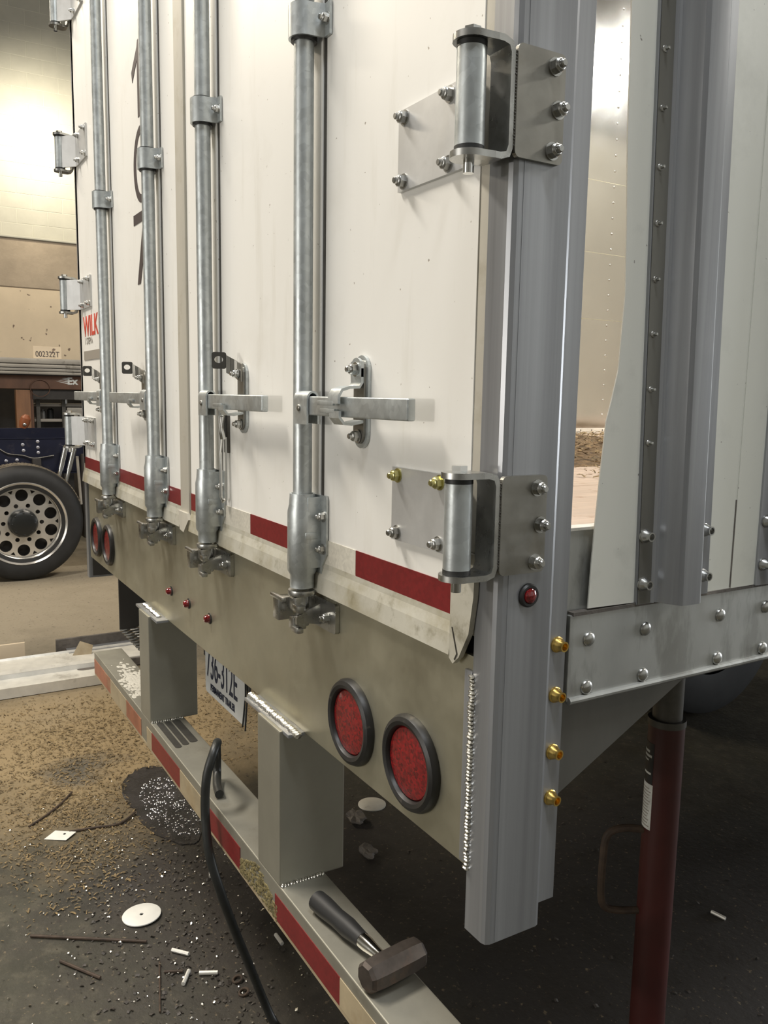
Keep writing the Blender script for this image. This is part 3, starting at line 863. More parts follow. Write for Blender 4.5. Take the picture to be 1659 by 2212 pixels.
# ---- hinges
def hinge(side, zc, label, low):
    f = (lambda x: x) if side > 0 else (lambda x: -2.556 - x)
    z0, z1 = zc - 0.054, zc + 0.054
    bx, by, br = -0.020, -0.050, 0.0172
    # door leaf: flat plate then bent out to the barrel
    lf = G()
    pr = [(f(-0.248), -0.003), (f(-0.100), -0.003), (f(-0.080), -0.005), (f(-0.055), -0.026), (f(-0.036), -0.044)]
    lf.strip(pr, 0.006, 'Z', z0, z1)
    h = lab(lf.obj('door_hinge', 'hleaf', T, sm=False), label)
    lab(G().cyl((f(bx), by, z0), (f(bx), by, z1), br, 32).obj('barrel', 'galv', h), 'round hinge barrel')
    # C strap from the post round to the pin
    g = G()
    arm = 0.0075
    pr = [(by + 0.02, z1 + 0.009), (-0.022, z1 + 0.009), (-0.012, z1 + 0.006), (-0.008, z1 - 0.004), (-0.008, z0 + 0.004), (-0.012, z0 - 0.006), (-0.022, z0 - 0.009), (by + 0.02, z0 - 0.009)]
    x0, x1 = sorted((f(-0.034), f(0.004)))
    g.strip(pr, arm, 'X', x0, x1)
    for zz in (z1 + 0.009, z0 - 0.009):
        pts = [(f(-0.034), by + 0.021), (f(0.004), by + 0.021)] + [(f(bx + 0.0225 * math.cos(a)), by + 0.0225 * math.sin(a)) for a in [math.radians(t) for t in range(10, -191, -20)]]
        g.prism(pts, 'Z', zz - arm / 2, zz + arm / 2)
    lab(g.obj('strap', 'steel', h), 'C shaped strap carrying the pin')
    for zz in (z1 + 0.002, z0 - 0.002):
        G().cyl((f(bx), by, zz - 0.003), (f(bx), by, zz + 0.003), br * 1.02, 24).obj('bushing', 'rubber', h)
    lab(G().cyl((f(bx), by, z1 + 0.012), (f(bx), by, z1 + 0.021), 0.0105, 6).obj('pin_head', 'chrome', h), 'hex head of the hinge pin')
    lab(G().cyl((f(bx), by, z0 - 0.028), (f(bx), by, z0 - 0.012), 0.0065, 12).obj('pin_end', 'chrome', h), 'lower end of the hinge pin')
    bz = ((zc + 0.042), (zc - 0.042))
    for k, xx in enumerate((-0.232, -0.124)):
        for j, z in enumerate(bz):
            o = place(BOLT, 'bolt', (f(xx), -0.006, z), NEGY, h, spin=random.random(), sc=1.0, m=('yzinc' if (low and side > 0 and j == 0) else 'steel'))
    if side > 0:
        lab(G().prism(rrect(-0.004, 0.068, zc - 0.062, zc + 0.062, 0.007), 'X', 0.0003, 0.0065).obj('post_leaf', 'hinge', h, sm=False), 'grey steel post leaf')
        w_ = bead('weld', (0.003, -0.0035, zc - 0.050), (0.003, -0.0035, zc + 0.052), 0.0026, 0.0035, h)
        w_.data.materials[0] = M['darksteel']
        lab(w_, 'dark scorched weld')
        for (y, z) in ((0.0515, zc + 0.046), (0.0585, zc - 0.001), (0.0515, zc - 0.048)):
            place(BOLT, 'bolt', (0.0065, y, z), POSX, h, spin=random.random(), sc=1.0)
    return h


hinge(1, 1.938, 'upper steel hinge on the right corner post', False)
hinge(1, 1.4435, 'lower steel hinge with two yellow nuts on the right corner post', True)
hinge(-1, 1.450, 'lowest hinge on the left door edge', False)
hinge(-1, 1.950, 'second hinge up on the left door edge', False)
hinge(-1, 2.455, 'third hinge up on the left door edge', False)
hinge(-1, 2.950, 'topmost visible hinge on the left door edge', False)

# ---- right side of the trailer
XS = -0.022


def shear(g, k=0.028, z0=1.74):
    for v in g.b.verts:
        v.co.y += (z0 - v.co.z) * k
    return g


sr = lab(G().box(XS - 0.008, XS, 0.146, 7.6, 1.183, 1.306, 0.001).obj('side_rail', 'rail', T, sm=False), 'stained aluminium bottom side rail')
G().tube([(XS + 0.001, 0.148, 1.184), (XS + 0.001, 7.6, 1.184)], 0.0055, 10).obj('rail_lip', 'rail', sr)
lab(G().box(XS - 0.010, XS + 0.002, 0.150, 7.6, 1.305, 1.310).obj('rail_top_edge', 'scrapdark', sr, sm=False), 'grimy joint along the top of the rail')
for k, y in enumerate((0.182, 0.295, 0.463, 0.577, 0.70, 0.82)):
    for z in (1.269, 1.199):
        lab(place(RIVET, 'rivet', (XS, y, z), POSX, sr, sc=1.08), 'domed rivet')
lab(G().box(-0.050, -0.034, 0.10, 7.6, 1.30, 1.4235, 0.001).obj('bed_side_plate', 'rail', T, sm=False), 'grey plate along the edge of the bed')
lab(G().box(-0.052, -0.030, 0.10, 7.6, 1.4225, 1.4265).obj('bed_edge_angle', 'scrap', T, sm=False), 'pale angle along the edge of the bed')
lab(G().prism([(0.10, 1.19), (0.440, 1.19), (0.405, 1.166), (0.160, 1.040), (0.10, 1.005)], 'X', -0.046, -0.040).obj('gusset_plate', 'grimy_plate', T, sm=False), 'triangular gusset plate below the side rail')
edge = [(0.193, TOP), (0.196, 2.30), (0.199, 2.102), (0.205, 1.936), (0.212, 1.83), (0.2165, 1.738), (0.2115, 1.64), (0.202, 1.600), (0.194, 1.571), (0.188, 1.50), (0.183, 1.426), (0.180, 1.37), (0.178, 1.313)]
CUT = lab(G().prism(edge + [(0.275, 1.311), (0.275, TOP)], 'X', XS - 0.002, XS).obj('side_panel', 'white', T, sm=False), 'white sheet side panel with a wavy cut edge')
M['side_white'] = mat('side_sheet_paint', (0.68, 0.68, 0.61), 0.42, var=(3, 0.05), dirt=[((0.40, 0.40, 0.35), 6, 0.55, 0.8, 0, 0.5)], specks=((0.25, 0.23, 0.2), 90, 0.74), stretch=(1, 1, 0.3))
M['cut_panel'] = mat('cut_panel_paint', (0.72, 0.715, 0.645), 0.42, var=(3, 0.05), dirt=[((0.34, 0.34, 0.30), 7, 0.56, 0.8, 0, 0.5)], specks=((0.25, 0.23, 0.2), 90, 0.74), stretch=(1, 1, 0.3))
CUT.data.materials[0] = M['cut_panel']
lab(G().box(XS - 0.002, XS, 0.285, 0.483, 1.310, TOP).obj('side_panel', 'side_white', T, sm=False), 'pale side panel between the two wall posts')
lab(G().box(XS - 0.0005, XS + 0.0012, 0.483, 0.590, 1.310, TOP).obj('side_panel', 'side_white', T, sm=False), 'overlapping pale side panel beyond the seam')
lab(G().box(XS - 0.0005, XS + 0.0008, 0.4805, 0.4832, 1.312, 1.45).obj('seam_stain', 'scrapdark', T, sm=False), 'dark stain in the panel seam')
lab(G().box(XS - 0.002, XS, 0.590, 7.6, 1.310, TOP).obj('side_panel', 'side_white', T, sm=False), 'long pale side panel towards the front')


def hat(y, label):
    d = y - 0.256
    pr = [(0.256, -0.022), (0.256, -0.0175), (0.262, -0.0165), (0.284, -0.0165), (0.288, -0.0135), (0.292, -0.0165), (0.2945, -0.014), (0.300, 0.002), (0.303, 0.006), (0.306, 0.014), (0.311, 0.019),
          (0.318, 0.0205), (0.346, 0.0205), (0.3505, 0.018), (0.358, -0.012), (0.364, -0.018), (0.412, -0.018), (0.412, -0.022)]
    g = G().prism([(x, yy + d) for yy, x in pr], 'Z', 1.309, TOP)
    if y < 0.5:
        shear(g)
    o = lab(g.obj('side_post', 'alu', T, ang=18), label)
    return o


h1 = hat(0.256, 'hat section side post of bright aluminium')
h2 = hat(0.540, 'second hat section side post at the picture edge')
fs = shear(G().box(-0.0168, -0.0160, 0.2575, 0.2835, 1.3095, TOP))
M['grimy'] = mat('dark_post_flange', (0.20, 0.195, 0.175), 0.42, 0.75, var=(9, 0.15), stretch=(1, 1, 0.1))  # darker metal for the thin strip laid over the flange
lab(fs.obj('riveted_flange', 'grimy', h1, sm=False), 'dull darker riveted flange')
for z in (2.124, 2.055, 1.982, 1.908, 1.836, 1.763, 1.690, 1.615, 1.541):
    place(POP, 'rivet', (-0.0160, 0.2665 + (1.74 - z) * 0.028, z), (1, 0, 0), h1, sc=1.1)
for z in (1.409, 1.339):
    for y in (0.2665, 0.395):
        lab(place(COLLAR, 'lock_collar', (-0.0168, y + (1.74 - z) * 0.028, z), POSX, h1, m='steel', sc=1.05), 'steel lock collar')
    lab(place(COLLAR, 'lock_collar', (-0.0168, 0.553, z + 0.004), POSX, h2, m='steel', sc=1.05), 'steel lock collar')

# ---- inside and underneath
lw = lab(G().box(-2.55, -2.50, 0.10, 7.6, 1.30, TOP).obj('left_wall', 'inner', T, sm=False), 'polished aluminium inner wall seen through the gap')
RIV2 = RIVET.copy()
for z in [1.52 + 0.079 * k for k in range(30)]:
    place(RIVET, 'rivet', (-2.50, 2.70, z), POSX, lw, sc=0.62)
for z in (2.02, 2.36, 2.72):
    lab(G().box(-2.5005, -2.4995, 0.1, 7.6, z, z + 0.003).obj('panel_seam', 'alu_flat', lw, sm=False), 'thin horizontal panel seam')
kick = lab(G().box(-2.50, -2.492, 0.10, 7.6, 1.42, 1.448, 0.001).obj('kick_strip', 'scrap', lw, sm=False), 'pale riveted kick strip')
for y in (2.54, 2.62, 2.70, 2.78):
    place(RIVET, 'rivet', (-2.492, y, 1.437), POSX, kick, m='darksteel', sc=0.4)
lab(G().box(-2.55, -0.03, 7.55, 7.6, 1.30, TOP).obj('front_wall', 'inner', T, sm=False), 'front wall of the trailer')
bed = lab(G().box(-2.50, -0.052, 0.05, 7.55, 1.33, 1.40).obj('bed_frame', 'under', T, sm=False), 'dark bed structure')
PLK = [-0.055 - 0.203 * k for k in range(12)]
for k, x in enumerate(PLK):
    G().box(x - 0.200, x, 0.06, 7.5, 1.401, 1.424 - 0.001 * (k % 2), 0.002, 1).obj('bed_plank', 'wood', T, sm=False)
for y in (0.6, 1.2, 1.8, 2.4, 3.0, 3.6):
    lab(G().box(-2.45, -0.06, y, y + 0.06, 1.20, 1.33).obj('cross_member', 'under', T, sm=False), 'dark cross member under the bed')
for x in (-0.75, -1.80):
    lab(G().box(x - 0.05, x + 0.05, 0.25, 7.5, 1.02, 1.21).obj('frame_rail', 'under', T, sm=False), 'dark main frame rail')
lab(G().prism([(0.104, 0.967), (0.104, 0.86), (0.17, 0.967)], 'X', -1.60, -1.53).obj('post_brace', 'under', T, sm=False), 'dark brace behind the far guard post')
# dual wheels far under the trailer
for x in (-1.95, -2.27):
    g = G().lathe([(0.29, -0.11), (0.44, -0.125), (0.495, -0.105), (0.51, -0.06), (0.51, 0.06), (0.495, 0.105), (0.44, 0.125), (0.29, 0.11)], (x, 2.92, 0.51), POSX, 48)
    w = lab(g.obj('trailer_tyre', 'tyre', T), 'dark trailer tyre under the bed')
    G().lathe([(0, -0.03), (0.28, -0.03), (0.295, 0.0), (0.28, 0.03), (0, 0.03)], (x, 2.92, 0.51), POSX, 32).obj('wheel_disc', 'under', w)
lab(G().cyl((-2.2, 2.92, 0.51), (-0.3, 2.92, 0.51), 0.065, 20).obj('axle_tube', 'under', T), 'dark axle tube')
# step at the far left corner
sp = lab(G().box(-2.475, -2.465, 0.10, 0.24, 0.665, 1.0, 0.002).obj('side_step', 'under', T, sm=False), 'dark hanging step with an open grating')
G().box(-2.475, -2.20, 0.235, 0.245, 0.66, 1.0, 0.002).obj('step_back', 'under', sp, sm=False)
g = G()
for k in range(9):
    x = -2.46 + 0.035 * k
    g.tube([(x, 0.10, 0.665), (x + 0.03, 0.17, 0.672), (x, 0.24, 0.665)], 0.004, 6)
    g.tube([(x + 0.03, 0.10, 0.665), (x, 0.17, 0.672), (x + 0.03, 0.24, 0.665)], 0.004, 6)
lab(g.obj('step_grating', 'steel', sp), 'expanded metal tread of the step')

# bedding inside the trailer
g = G()
NX, NY = 90, 70
X0, X1, Y0, Y1 = -2.46, -0.60, 0.6, 3.4
vv = {}
for i in range(NX + 1):
    for j in range(NY + 1):
        x, y = X0 + (X1 - X0) * i / NX, Y0 + (Y1 - Y0) * j / NY
        e = max(0, 1 - abs((x + 1.40) / 0.62)) ** 0.6
        nn = noise.noise(Vector((x * 3, y * 3, 0))) * 0.5 + noise.noise(Vector((x * 11, y * 11, 3))) * 0.35 + noise.noise(Vector((x * 30, y * 30, 5))) * 0.25
        z = 1.424 + 0.055 * e * (0.75 + 0.5 * nn) - 0.006 + 0.010 * nn
        vv[i, j] = g.b.verts.new((x, y, max(z, 1.418)))
for i in range(NX):
    for j in range(NY):
        g.b.faces.new((vv[i, j], vv[i + 1, j], vv[i + 1, j + 1], vv[i, j + 1]))
sb = g.obj('straw_bedding', 'straw')
tag(sb, 'brown heap of straw and sawdust on the trailer bed', 'straw', kind='stuff')


def flakes(name, n, fn, lmin, lmax, m, w=0.25, zz=0.004):
    g = G()
    for _ in range(n):
        x, y = fn()
        if math.hypot(x + 1.598, y + 0.056) < 0.075 or math.hypot(x + 2.205, y + 0.19) < 0.07 or math.hypot((x + 2.3) / 0.30, (y - 0.215) / 0.125) < 1:
            continue
        a = random.uniform(0, math.pi)
        L = random.uniform(lmin, lmax)
        ww = L * w * random.uniform(0.5, 1.3)
        d = Vector((math.cos(a), math.sin(a), random.uniform(-0.25, 0.25)))
        sdir = Vector((-math.sin(a), math.cos(a), random.uniform(-0.5, 0.5)))
        c = Vector((x, y, zz(x, y) if callable(zz) else zz + random.uniform(0, zz)))
        up = Vector((0, 0, L * 0.12))
        p = [c - d * L / 2 - sdir * ww / 2, c - d * L / 2 + sdir * ww / 2, c + up + sdir * ww / 2, c + up - sdir * ww / 2, c + d * L / 2 + sdir * ww / 2, c + d * L / 2 - sdir * ww / 2]
        v = [g.b.verts.new((q.x, q.y, max(q.z, 0.0008))) for q in p]
        g.b.faces.new((v[0], v[1], v[2], v[3]))
        g.b.faces.new((v[3], v[2], v[4], v[5]))
    return g.obj(name, m, sm=False)


def blob_pts(cs):
    def fn():
        c = random.choice(cs)
        while True:
            x, y = random.gauss(0, 1), random.gauss(0, 1)
            if abs(x) < 2.2 and abs(y) < 2.2:
                return c[0] + x * c[2], c[1] + y * c[3]
    return fn


tag(flakes('straw_flakes', 11000, blob_pts([(-3.2, 0.0, 0.28, 0.25), (-2.95, 0.25, 0.30, 0.28), (-2.6, -0.1, 0.30, 0.15), (-3.1, 0.9, 0.3, 0.4), (-2.2, -0.15, 0.25, 0.14)]), 0.003, 0.019, 'chip', 0.25, 0.0025),
    'scattered tan straw flakes on the floor beyond the guard', 'straw', kind='stuff')
tag(flakes('floor_grit', 1500, blob_pts([(-1.7, 0.05, 0.35, 0.2), (-1.3, 0.0, 0.25, 0.15), (-2.0, 0.25, 0.3, 0.2), (-1.2, 1.2, 0.5, 0.4)]), 0.003, 0.014, 'grit', 0.6, 0.002),
    'dark crumbs and grit on the near floor', 'grit', kind='stuff')
tag(flakes('metal_swarf', 900, blob_pts([(-1.5, -0.05, 0.3, 0.2), (-2.05, 0.25, 0.35, 0.12), (-1.2, 0.15, 0.3, 0.15), (-2.0, -0.1, 0.3, 0.12)]), 0.002, 0.009, 'chip2', 0.6),
    'tiny bright metal chips sprinkled over the floor', 'swarf', kind='stuff')

def heap_z(x, y):
    e = max(0, 1 - abs((x + 1.40) / 0.62)) ** 0.6
    return 1.428 + 0.050 * e * random.uniform(0.85, 1.15)


tag(flakes('straw_litter', 5000, lambda: (random.triangular(-2.3, -0.45, -1.2), random.uniform(0.7, 3.2)), 0.008, 0.035, 'chip', 0.2, heap_z),
    'loose straw stalks lying over the bedding in the trailer', 'straw', kind='stuff')

# oil puddle
g = G()
ring = []
n = 48
for k in range(n):
    a = 2 * math.pi * k / n
    r = 1 + 0.22 * noise.noise(Vector((math.cos(a) * 1.5, math.sin(a) * 1.5, 4))) + 0.10 * noise.noise(Vector((math.cos(a) * 5, math.sin(a) * 5, 9)))
    ring.append((-2.30 + 0.33 * r * math.cos(a), 0.215 + 0.145 * r * math.sin(a)))
g.prism(ring, 'Z', 0.0005, 0.0035)
tag(g.obj('oil_puddle', 'oil', sm=False), 'dark wet oil puddle glistening beside the guard', 'puddle', kind='stuff')

g = G()
for k in range(420):
    a, q = random.uniform(0, 2 * math.pi), math.sqrt(random.random())
    x, y = -2.24 + 0.26 * q * math.cos(a), 0.235 + 0.115 * q * math.sin(a)
    r = random.uniform(0.002, 0.0055)
    g.sph((x, y, 0.0032), r, (1, 1, 0.6), 8, 5)
tag(g.obj('oil_beads', 'wetbead'), 'glistening wet grains added for sparkle in the oil puddle', 'oil', kind='stuff')  # mirror-bright beads added so the puddle sparkles under the lamps

# ------------------------------------------------------------------ things on the guard
# hammer
A, B_ = Vector((-0.492, -0.006, 0.6685)), Vector((-0.262, 0.020, 0.672))
d = (B_ - A).normalized()
hm = empty('club_hammer', (-0.38, 0.01, 0.649), 'club hammer with black grip and blunt iron head lying on the guard beam', 'hammer')
pts = [A + d * t for t in (0, 0.004, 0.03, 0.07, 0.105, 0.135, 0.148)]
lab(G().tube(pts, [0.014, 0.0185, 0.0190, 0.0165, 0.0175, 0.0145, 0.0135], 24).obj('grip', 'grip', hm), 'black rubber grip')
pts = [A + d * t for t in (0.146, 0.165, 0.18, 0.20, 0.225)]
lab(G().tube(pts, [0.0130, 0.0125, 0.0105, 0.0090, 0.0095], 20).obj('neck', 'chrome', hm), 'bright steel neck')
hc = A + d * 0.234
ax = Vector((-d.y, d.x, 0)).normalized()
ax = Vector((-0.12, 0.99, 0)).normalized()
sx_ = Vector((ax.y, -ax.x, 0))
g = G()
prof = [(-0.057, 0.019), (-0.051, 0.0235), (-0.030, 0.0255), (0, 0.0255), (0.030, 0.0255), (0.051, 0.0235), (0.057, 0.019)]
rings = []
for t, r in prof:
    oct_ = [(r * math.cos(math.radians(22.5 + 45 * k)) * 1.08, r * math.sin(math.radians(22.5 + 45 * k)) * 1.08) for k in range(8)]
    rings.append([g.b.verts.new(Vector((hc.x, hc.y, 0.6765)) + ax * t + sx_ * u + Vector((0, 0, v))) for u, v in oct_])
for a_, b_ in zip(rings, rings[1:]):
    for k in range(8):
        g.b.faces.new((a_[k], a_[(k + 1) % 8], b_[(k + 1) % 8], b_[k]))
g.b.faces.new(rings[0][::-1])
g.b.faces.new(rings[-1])
lab(g.obj('head', 'iron', hm, ang=25), 'rusty dark iron head')


def smooth(pts, n=8):
    pts = [Vector(p) for p in pts]
    out = []
    for i in range(len(pts) - 1):
        p0, p1, p2, p3 = pts[max(i - 1, 0)], pts[i], pts[i + 1], pts[min(i + 2, len(pts) - 1)]
        for k in range(n):
            t = k / n
            out.append(0.5 * ((2 * p1) + (p2 - p0) * t + (2 * p0 - 5 * p1 + 4 * p2 - p3) * t * t + (3 * p1 - p0 - 3 * p2 + p3) * t ** 3))
    out.append(pts[-1])
    return out


hp = smooth([(-0.985, -0.018, 0.661), (-1.03, -0.008, 0.662), (-1.075, 0.008, 0.672), (-1.075, 0.008, 0.715), (-1.03, -0.008, 0.765), (-0.985, -0.022, 0.789), (-0.955, -0.042, 0.780), (-0.945, -0.062, 0.73), (-0.940, -0.068, 0.65), (-0.915, -0.068, 0.56), (-0.90, -0.045, 0.46),
             (-0.93, 0.0, 0.33), (-0.97, 0.05, 0.20), (-0.99, 0.09, 0.09), (-0.97, 0.115, 0.02), (-0.92, 0.13, 0.013), (-0.8, 0.13, 0.013)])
tag(G().tube(hp, 0.0105, 14).obj('air_hose', 'hose'), 'black rubber hose looped over the guard beam and trailing to the floor', 'hose')

# ------------------------------------------------------------------ jack stand under the trailer
J = (-0.312, 0.712)
js = empty('jack_stand', (J[0], J[1], 0), 'dark red tubular jack stand with worn stickers under the trailer', 'jack stand')
lab(G().cyl((J[0], J[1], 0.03), (J[0], J[1], 0.9394), 0.0368, 36).obj('tube', 'jack_red', js), 'dark red outer tube')
lab(G().cyl((J[0], J[1], 0.9394), (J[0], J[1], 1.16), 0.030, 28).obj('inner_post', 'darksteel', js), 'dark inner post')
lab(G().cyl((J[0], J[1], 0.9367), (J[0], J[1], 0.9507), 0.0385, 36).obj('top_collar', 'darksteel', js), 'dark collar')
G().box(J[0] - 0.08, J[0] + 0.08, J[1] - 0.08, J[1] + 0.08, 1.16, 1.20, 0.004).obj('saddle', 'darksteel', js)
lab(G().box(J[0] - 0.17, J[0] + 0.17, J[1] - 0.17, J[1] + 0.17, 0.0, 0.03, 0.005).obj('base_plate', 'jack_red', js), 'dark red base plate')
for k in range(4):
    a = math.pi / 4 + k * math.pi / 2
    c, s_ = math.cos(a), math.sin(a)
    g = G()
    P = [(0.035, 0.03), (0.14, 0.03), (0.035, 0.15)]
    vs = [[g.b.verts.new((J[0] + c * r - s_ * w, J[1] + s_ * r + c * w, z)) for r, z in P] for w in (-0.004, 0.004)]
    g.b.faces.new(vs[0]); g.b.faces.new(vs[1][::-1])
    for i in range(3):
        g.b.faces.new((vs[0][i], vs[1][i], vs[1][(i + 1) % 3], vs[0][(i + 1) % 3]))
    g.obj('foot_rib', 'jack_red', js, sm=False)
# carrying handle to the left of the tube
left = -Vector((0.513, 0.9507, 0))
hp = smooth([Vector((J[0], J[1], 0.703)) + left * 0.031, Vector((J[0], J[1], 0.706)) + left * 0.074, Vector((J[0], J[1], 0.690)) + left * 0.103, Vector((J[0], J[1], 0.637)) + left * 0.109,
             Vector((J[0], J[1], 0.559)) + left * 0.109, Vector((J[0], J[1], 0.528)) + left * 0.101, Vector((J[0], J[1], 0.519)) + left * 0.074, Vector((J[0], J[1], 0.519)) + left * 0.031], 5)
lab(G().tube(hp, 0.008, 10).obj('handle', 'rust', js), 'bent carrying handle')


def wrap(name, m, z0, z1, a0, a1, r, lbl):
    g = G()
    n = 10
    pts = []
    lo, hi = [], []
    for k in range(n + 1):
        a = math.radians(a0 + (a1 - a0) * k / n)
        for rr, arr in ((r, lo), (r - 0.002, hi)):
            arr.append((J[0] + rr * math.cos(a), J[1] + rr * math.sin(a)))
    g.prism(lo + hi[::-1], 'Z', z0, z1)
    return lab(g.obj(name, m, js, sm=False), lbl)


wrap('black_sticker', 'jack_black', 0.812, 0.900, 205, 275, 0.0372, 'black sticker with pale lettering')
wrap('paper_sticker', 'paper', 0.712, 0.811, 205, 278, 0.0373, 'white instruction sticker')
for k in range(13):
    wrap('print_line', 'grey_ink', 0.7180 + 0.0068 * k, 0.7202 + 0.0068 * k, 211, 272 - (k * 7) % 11, 0.0376, 'line of small print')
for z0, z1, a0, a1 in ((0.8781, 0.8834, 222, 258), (0.8685, 0.8738, 226, 268), (0.8598, 0.8633, 226, 254), (0.8317, 0.8361, 232, 268)):
    wrap('lettering', 'paper', z0, z1, a0, a1, 0.0376, 'pale worn lettering')

# ------------------------------------------------------------------ loose things on the floor
def disc(x, y, r, m, label, hole=True, tilt=(0, 0), z=0.0):
    g = G()
    pr = [(0.006 if hole else 0, 0.004), (r * 0.97, 0.004), (r, 0.003), (r, 0.0), (0.006 if hole else 0, 0.0)] + ([(0.006, 0.004)] if hole else [])
    g.lathe(pr, (0, 0, 0), (0, 0, 1), 40)
    o = g.obj('metal_disc', m)
    o.rotation_euler = (tilt[0], tilt[1], 0)
    o.location = (x, y, z)
    return tag(o, label, 'disc')


disc(-1.598, -0.056, 0.058, 'disc', 'white round metal disc with a small centre hole on the near floor', True, (0.03, -0.03), 0.004)
disc(-1.866, 0.917, 0.055, 'scrap', 'grey round metal disc lying on the floor under the trailer', False)
g = G().prism([(-0.052, -0.022), (0.030, -0.036), (0.050, 0.016), (-0.030, 0.032)], 'Z', 0, 0.0015, holes=[circ(0.012, 0.006, 0.005, 14)])
o = g.obj('metal_tag', 'disc', sm=False)
o.location = (-2.205, -0.190, 0.004)
o.rotation_euler = (0.04, -0.05, math.radians(62))
tag(o, 'small white square metal tag with a hole beside a bent rod', 'tag')


def rod(pts, r, m, label, grp=None, name='steel_rod', cat='rod'):
    return tag(G().tube(smooth(pts, 4) if len(pts) > 2 else pts, r, 8).obj(name, m), label, cat, grp)


rod([(-2.323, -0.279, 0.005), (-2.39, -0.20, 0.006), (-2.45, -0.145, 0.006), (-2.524, -0.093, 0.006)], 0.0042, 'rust', 'curved thin rusty rod on the sawdust, farthest from the guard', 'loose rods on the floor')
rod([(-2.214, -0.157, 0.006), (-2.20, -0.07, 0.006), (-2.184, 0.015, 0.006), (-2.235, 0.085, 0.010)], 0.0045, 'rust', 'bent rusty rod reaching from the white tag to the oil', 'loose rods on the floor')
rod([(-1.656, -0.366, 0.006), (-1.464, -0.076, 0.006)], 0.0042, 'rust', 'long straight rusty rod in front of the white disc', 'loose rods on the floor')
rod([(-1.499, -0.31, 0.006), (-1.373, -0.227, 0.006)], 0.0045, 'rust', 'short straight rusty rod at the near left', 'loose rods on the floor')
rod([(-1.359, -0.068, 0.005), (-1.168, -0.121, 0.005)], 0.0026, 'rust', 'thin rusty rod pointing at the camera beside the pale stubs', 'loose rods on the floor')
rod([(-1.311, -0.068, 0.006), (-1.289, -0.023, 0.006)], 0.0038, 'rust', 'very short dark rod stub between the pale stubs', 'loose rods on the floor')
for a, b, l in (((-1.390, -0.023, 0.007), (-1.349, 0.013, 0.007), 'pale aluminium stub nearest the white disc'), ((-1.281, -0.008, 0.007), (-1.237, -0.038, 0.007), 'pale aluminium stub lying across the others'),
                ((-1.258, 0.014, 0.007), (-1.235, 0.059, 0.007), 'pale aluminium stub nearest the hose'), ((-1.307, 0.264, 0.007), (-1.259, 0.264, 0.007), 'bright stub in the shadow below the red tape'),
                ((-1.754, 0.218, 0.008), (-1.688, 0.195, 0.008), 'bright bolt stub behind the hanging hose'), ((-0.740, 1.505, 0.006), (-0.695, 1.513, 0.006), 'bright pin on the dark floor right of the jack stand')):
    rod([a, b], 0.0058, 'scrap', l, 'cut metal stubs on the floor', 'metal_stub', 'stub')
for k, (x, y, l) in enumerate(((-1.185, 0.098, 'small rusty ring on the floor beside the hose'), (-1.130, 0.095, 'second small rusty ring nearer the picture edge'))):
    o = G().tube([(x + 0.012 * math.cos(t), y + 0.012 * math.sin(t), 0.005 + 0.003 * math.sin(t)) for t in [2 * math.pi * j / 18 for j in range(18)]], 0.0035, 8, closed=True).obj('steel_ring', 'rust')
    tag(o, l, 'ring', 'rusty rings on the floor')

# crumpled scraps below the near guard post
for k, (x, y, r_, l) in enumerate(((-1.78, 0.80, 0.035, 'crumpled dark scrap beside the grey disc'), (-1.55, 0.72, 0.03, 'crumpled dark scrap behind the near guard post'))):
    g = G()
    g.sph((0, 0, 0), r_, (1.3, 0.9, 0.5), 14, 10)
    for v in g.b.verts:
        v.co *= 1 + 0.5 * noise.noise(v.co * 60 + Vector((k * 7, 0, 0)))
    o = g.obj('crumpled_scrap', 'scrapdark', sm=False)
    o.location = (x, y, 0.0)
    tag(o, l, 'scrap', 'crumpled scraps under the trailer')

# ---- scrap aluminium extrusions on the floor, running along the shop
g = G().strip([(-3.755, 0.004), (-3.755, 0.058), (-3.80, 0.060), (-3.895, 0.060), (-3.905, 0.085)], 0.004, 'Y', -1.6, 0.37)
o = g.obj('channel_front', 'scrap', sm=False)
o.name = 'aluminium_channel'
tag(o, 'pale aluminium channel nearest the straw, ending behind the guard', 'channel', 'scrap extrusions on the floor')
sl = G().prism([(-3.885 + 0.028 * math.cos(t), 0.24 + 0.055 * math.sin(t)) for t in [2 * math.pi * k / 24 for k in range(24)]], 'Z', 0.0622, 0.0632).obj('oval_cutout', 'scrapdark', o, sm=False)
lab(sl, 'dark oval cut out in the web')
ch = empty('aluminium_channel', (-4.1, -0.4, 0), 'wide aluminium extrusion with a tall dark web behind the front channel', 'channel', 'scrap extrusions on the floor')
lab(G().strip([(-4.00, 0.004), (-4.00, 0.055), (-4.03, 0.062), (-4.22, 0.062), (-4.23, 0.075)], 0.005, 'Y', -1.6, 0.60).obj('web', 'scrap', ch, sm=False), 'flat pale web')
lab(G().box(-4.005, -3.985, -1.6, 0.60, 0.006, 0.050, 0.003).obj('rubber_insert', 'scrapdark', ch, sm=False), 'black rubber insert under the lip')
lab(G().box(-4.33, -4.31, 0.145, 0.75, 0.0, 0.125, 0.004).obj('upright_web', 'scrapdark', ch, sm=False), 'dark upright web')
lab(G().box(-4.31, -4.20, 0.20, 0.75, 0.06, 0.066, 0.002).obj('flat_flange', 'alu', ch, sm=False), 'bright flange')
o = G().box(-4.36, -4.345, -1.6, -0.02, 0.0, 0.125, 0.004).obj('upright_offcut', 'tanwall', None, sm=False)
o.name = 'aluminium_offcut'
tag(o, 'dusty upright extrusion offcut at the left picture edge', 'offcut', 'scrap extrusions on the floor')
g = G().prism([(-0.055, 0.0), (0.050, 0.0), (0.062, 0.055), (-0.01, 0.085)], 'Y', -0.002, 0.002)
o = g.obj('cardboard_scrap', 'tape_cream', sm=False)
o.location = (-4.14, 0.265, 0.062)
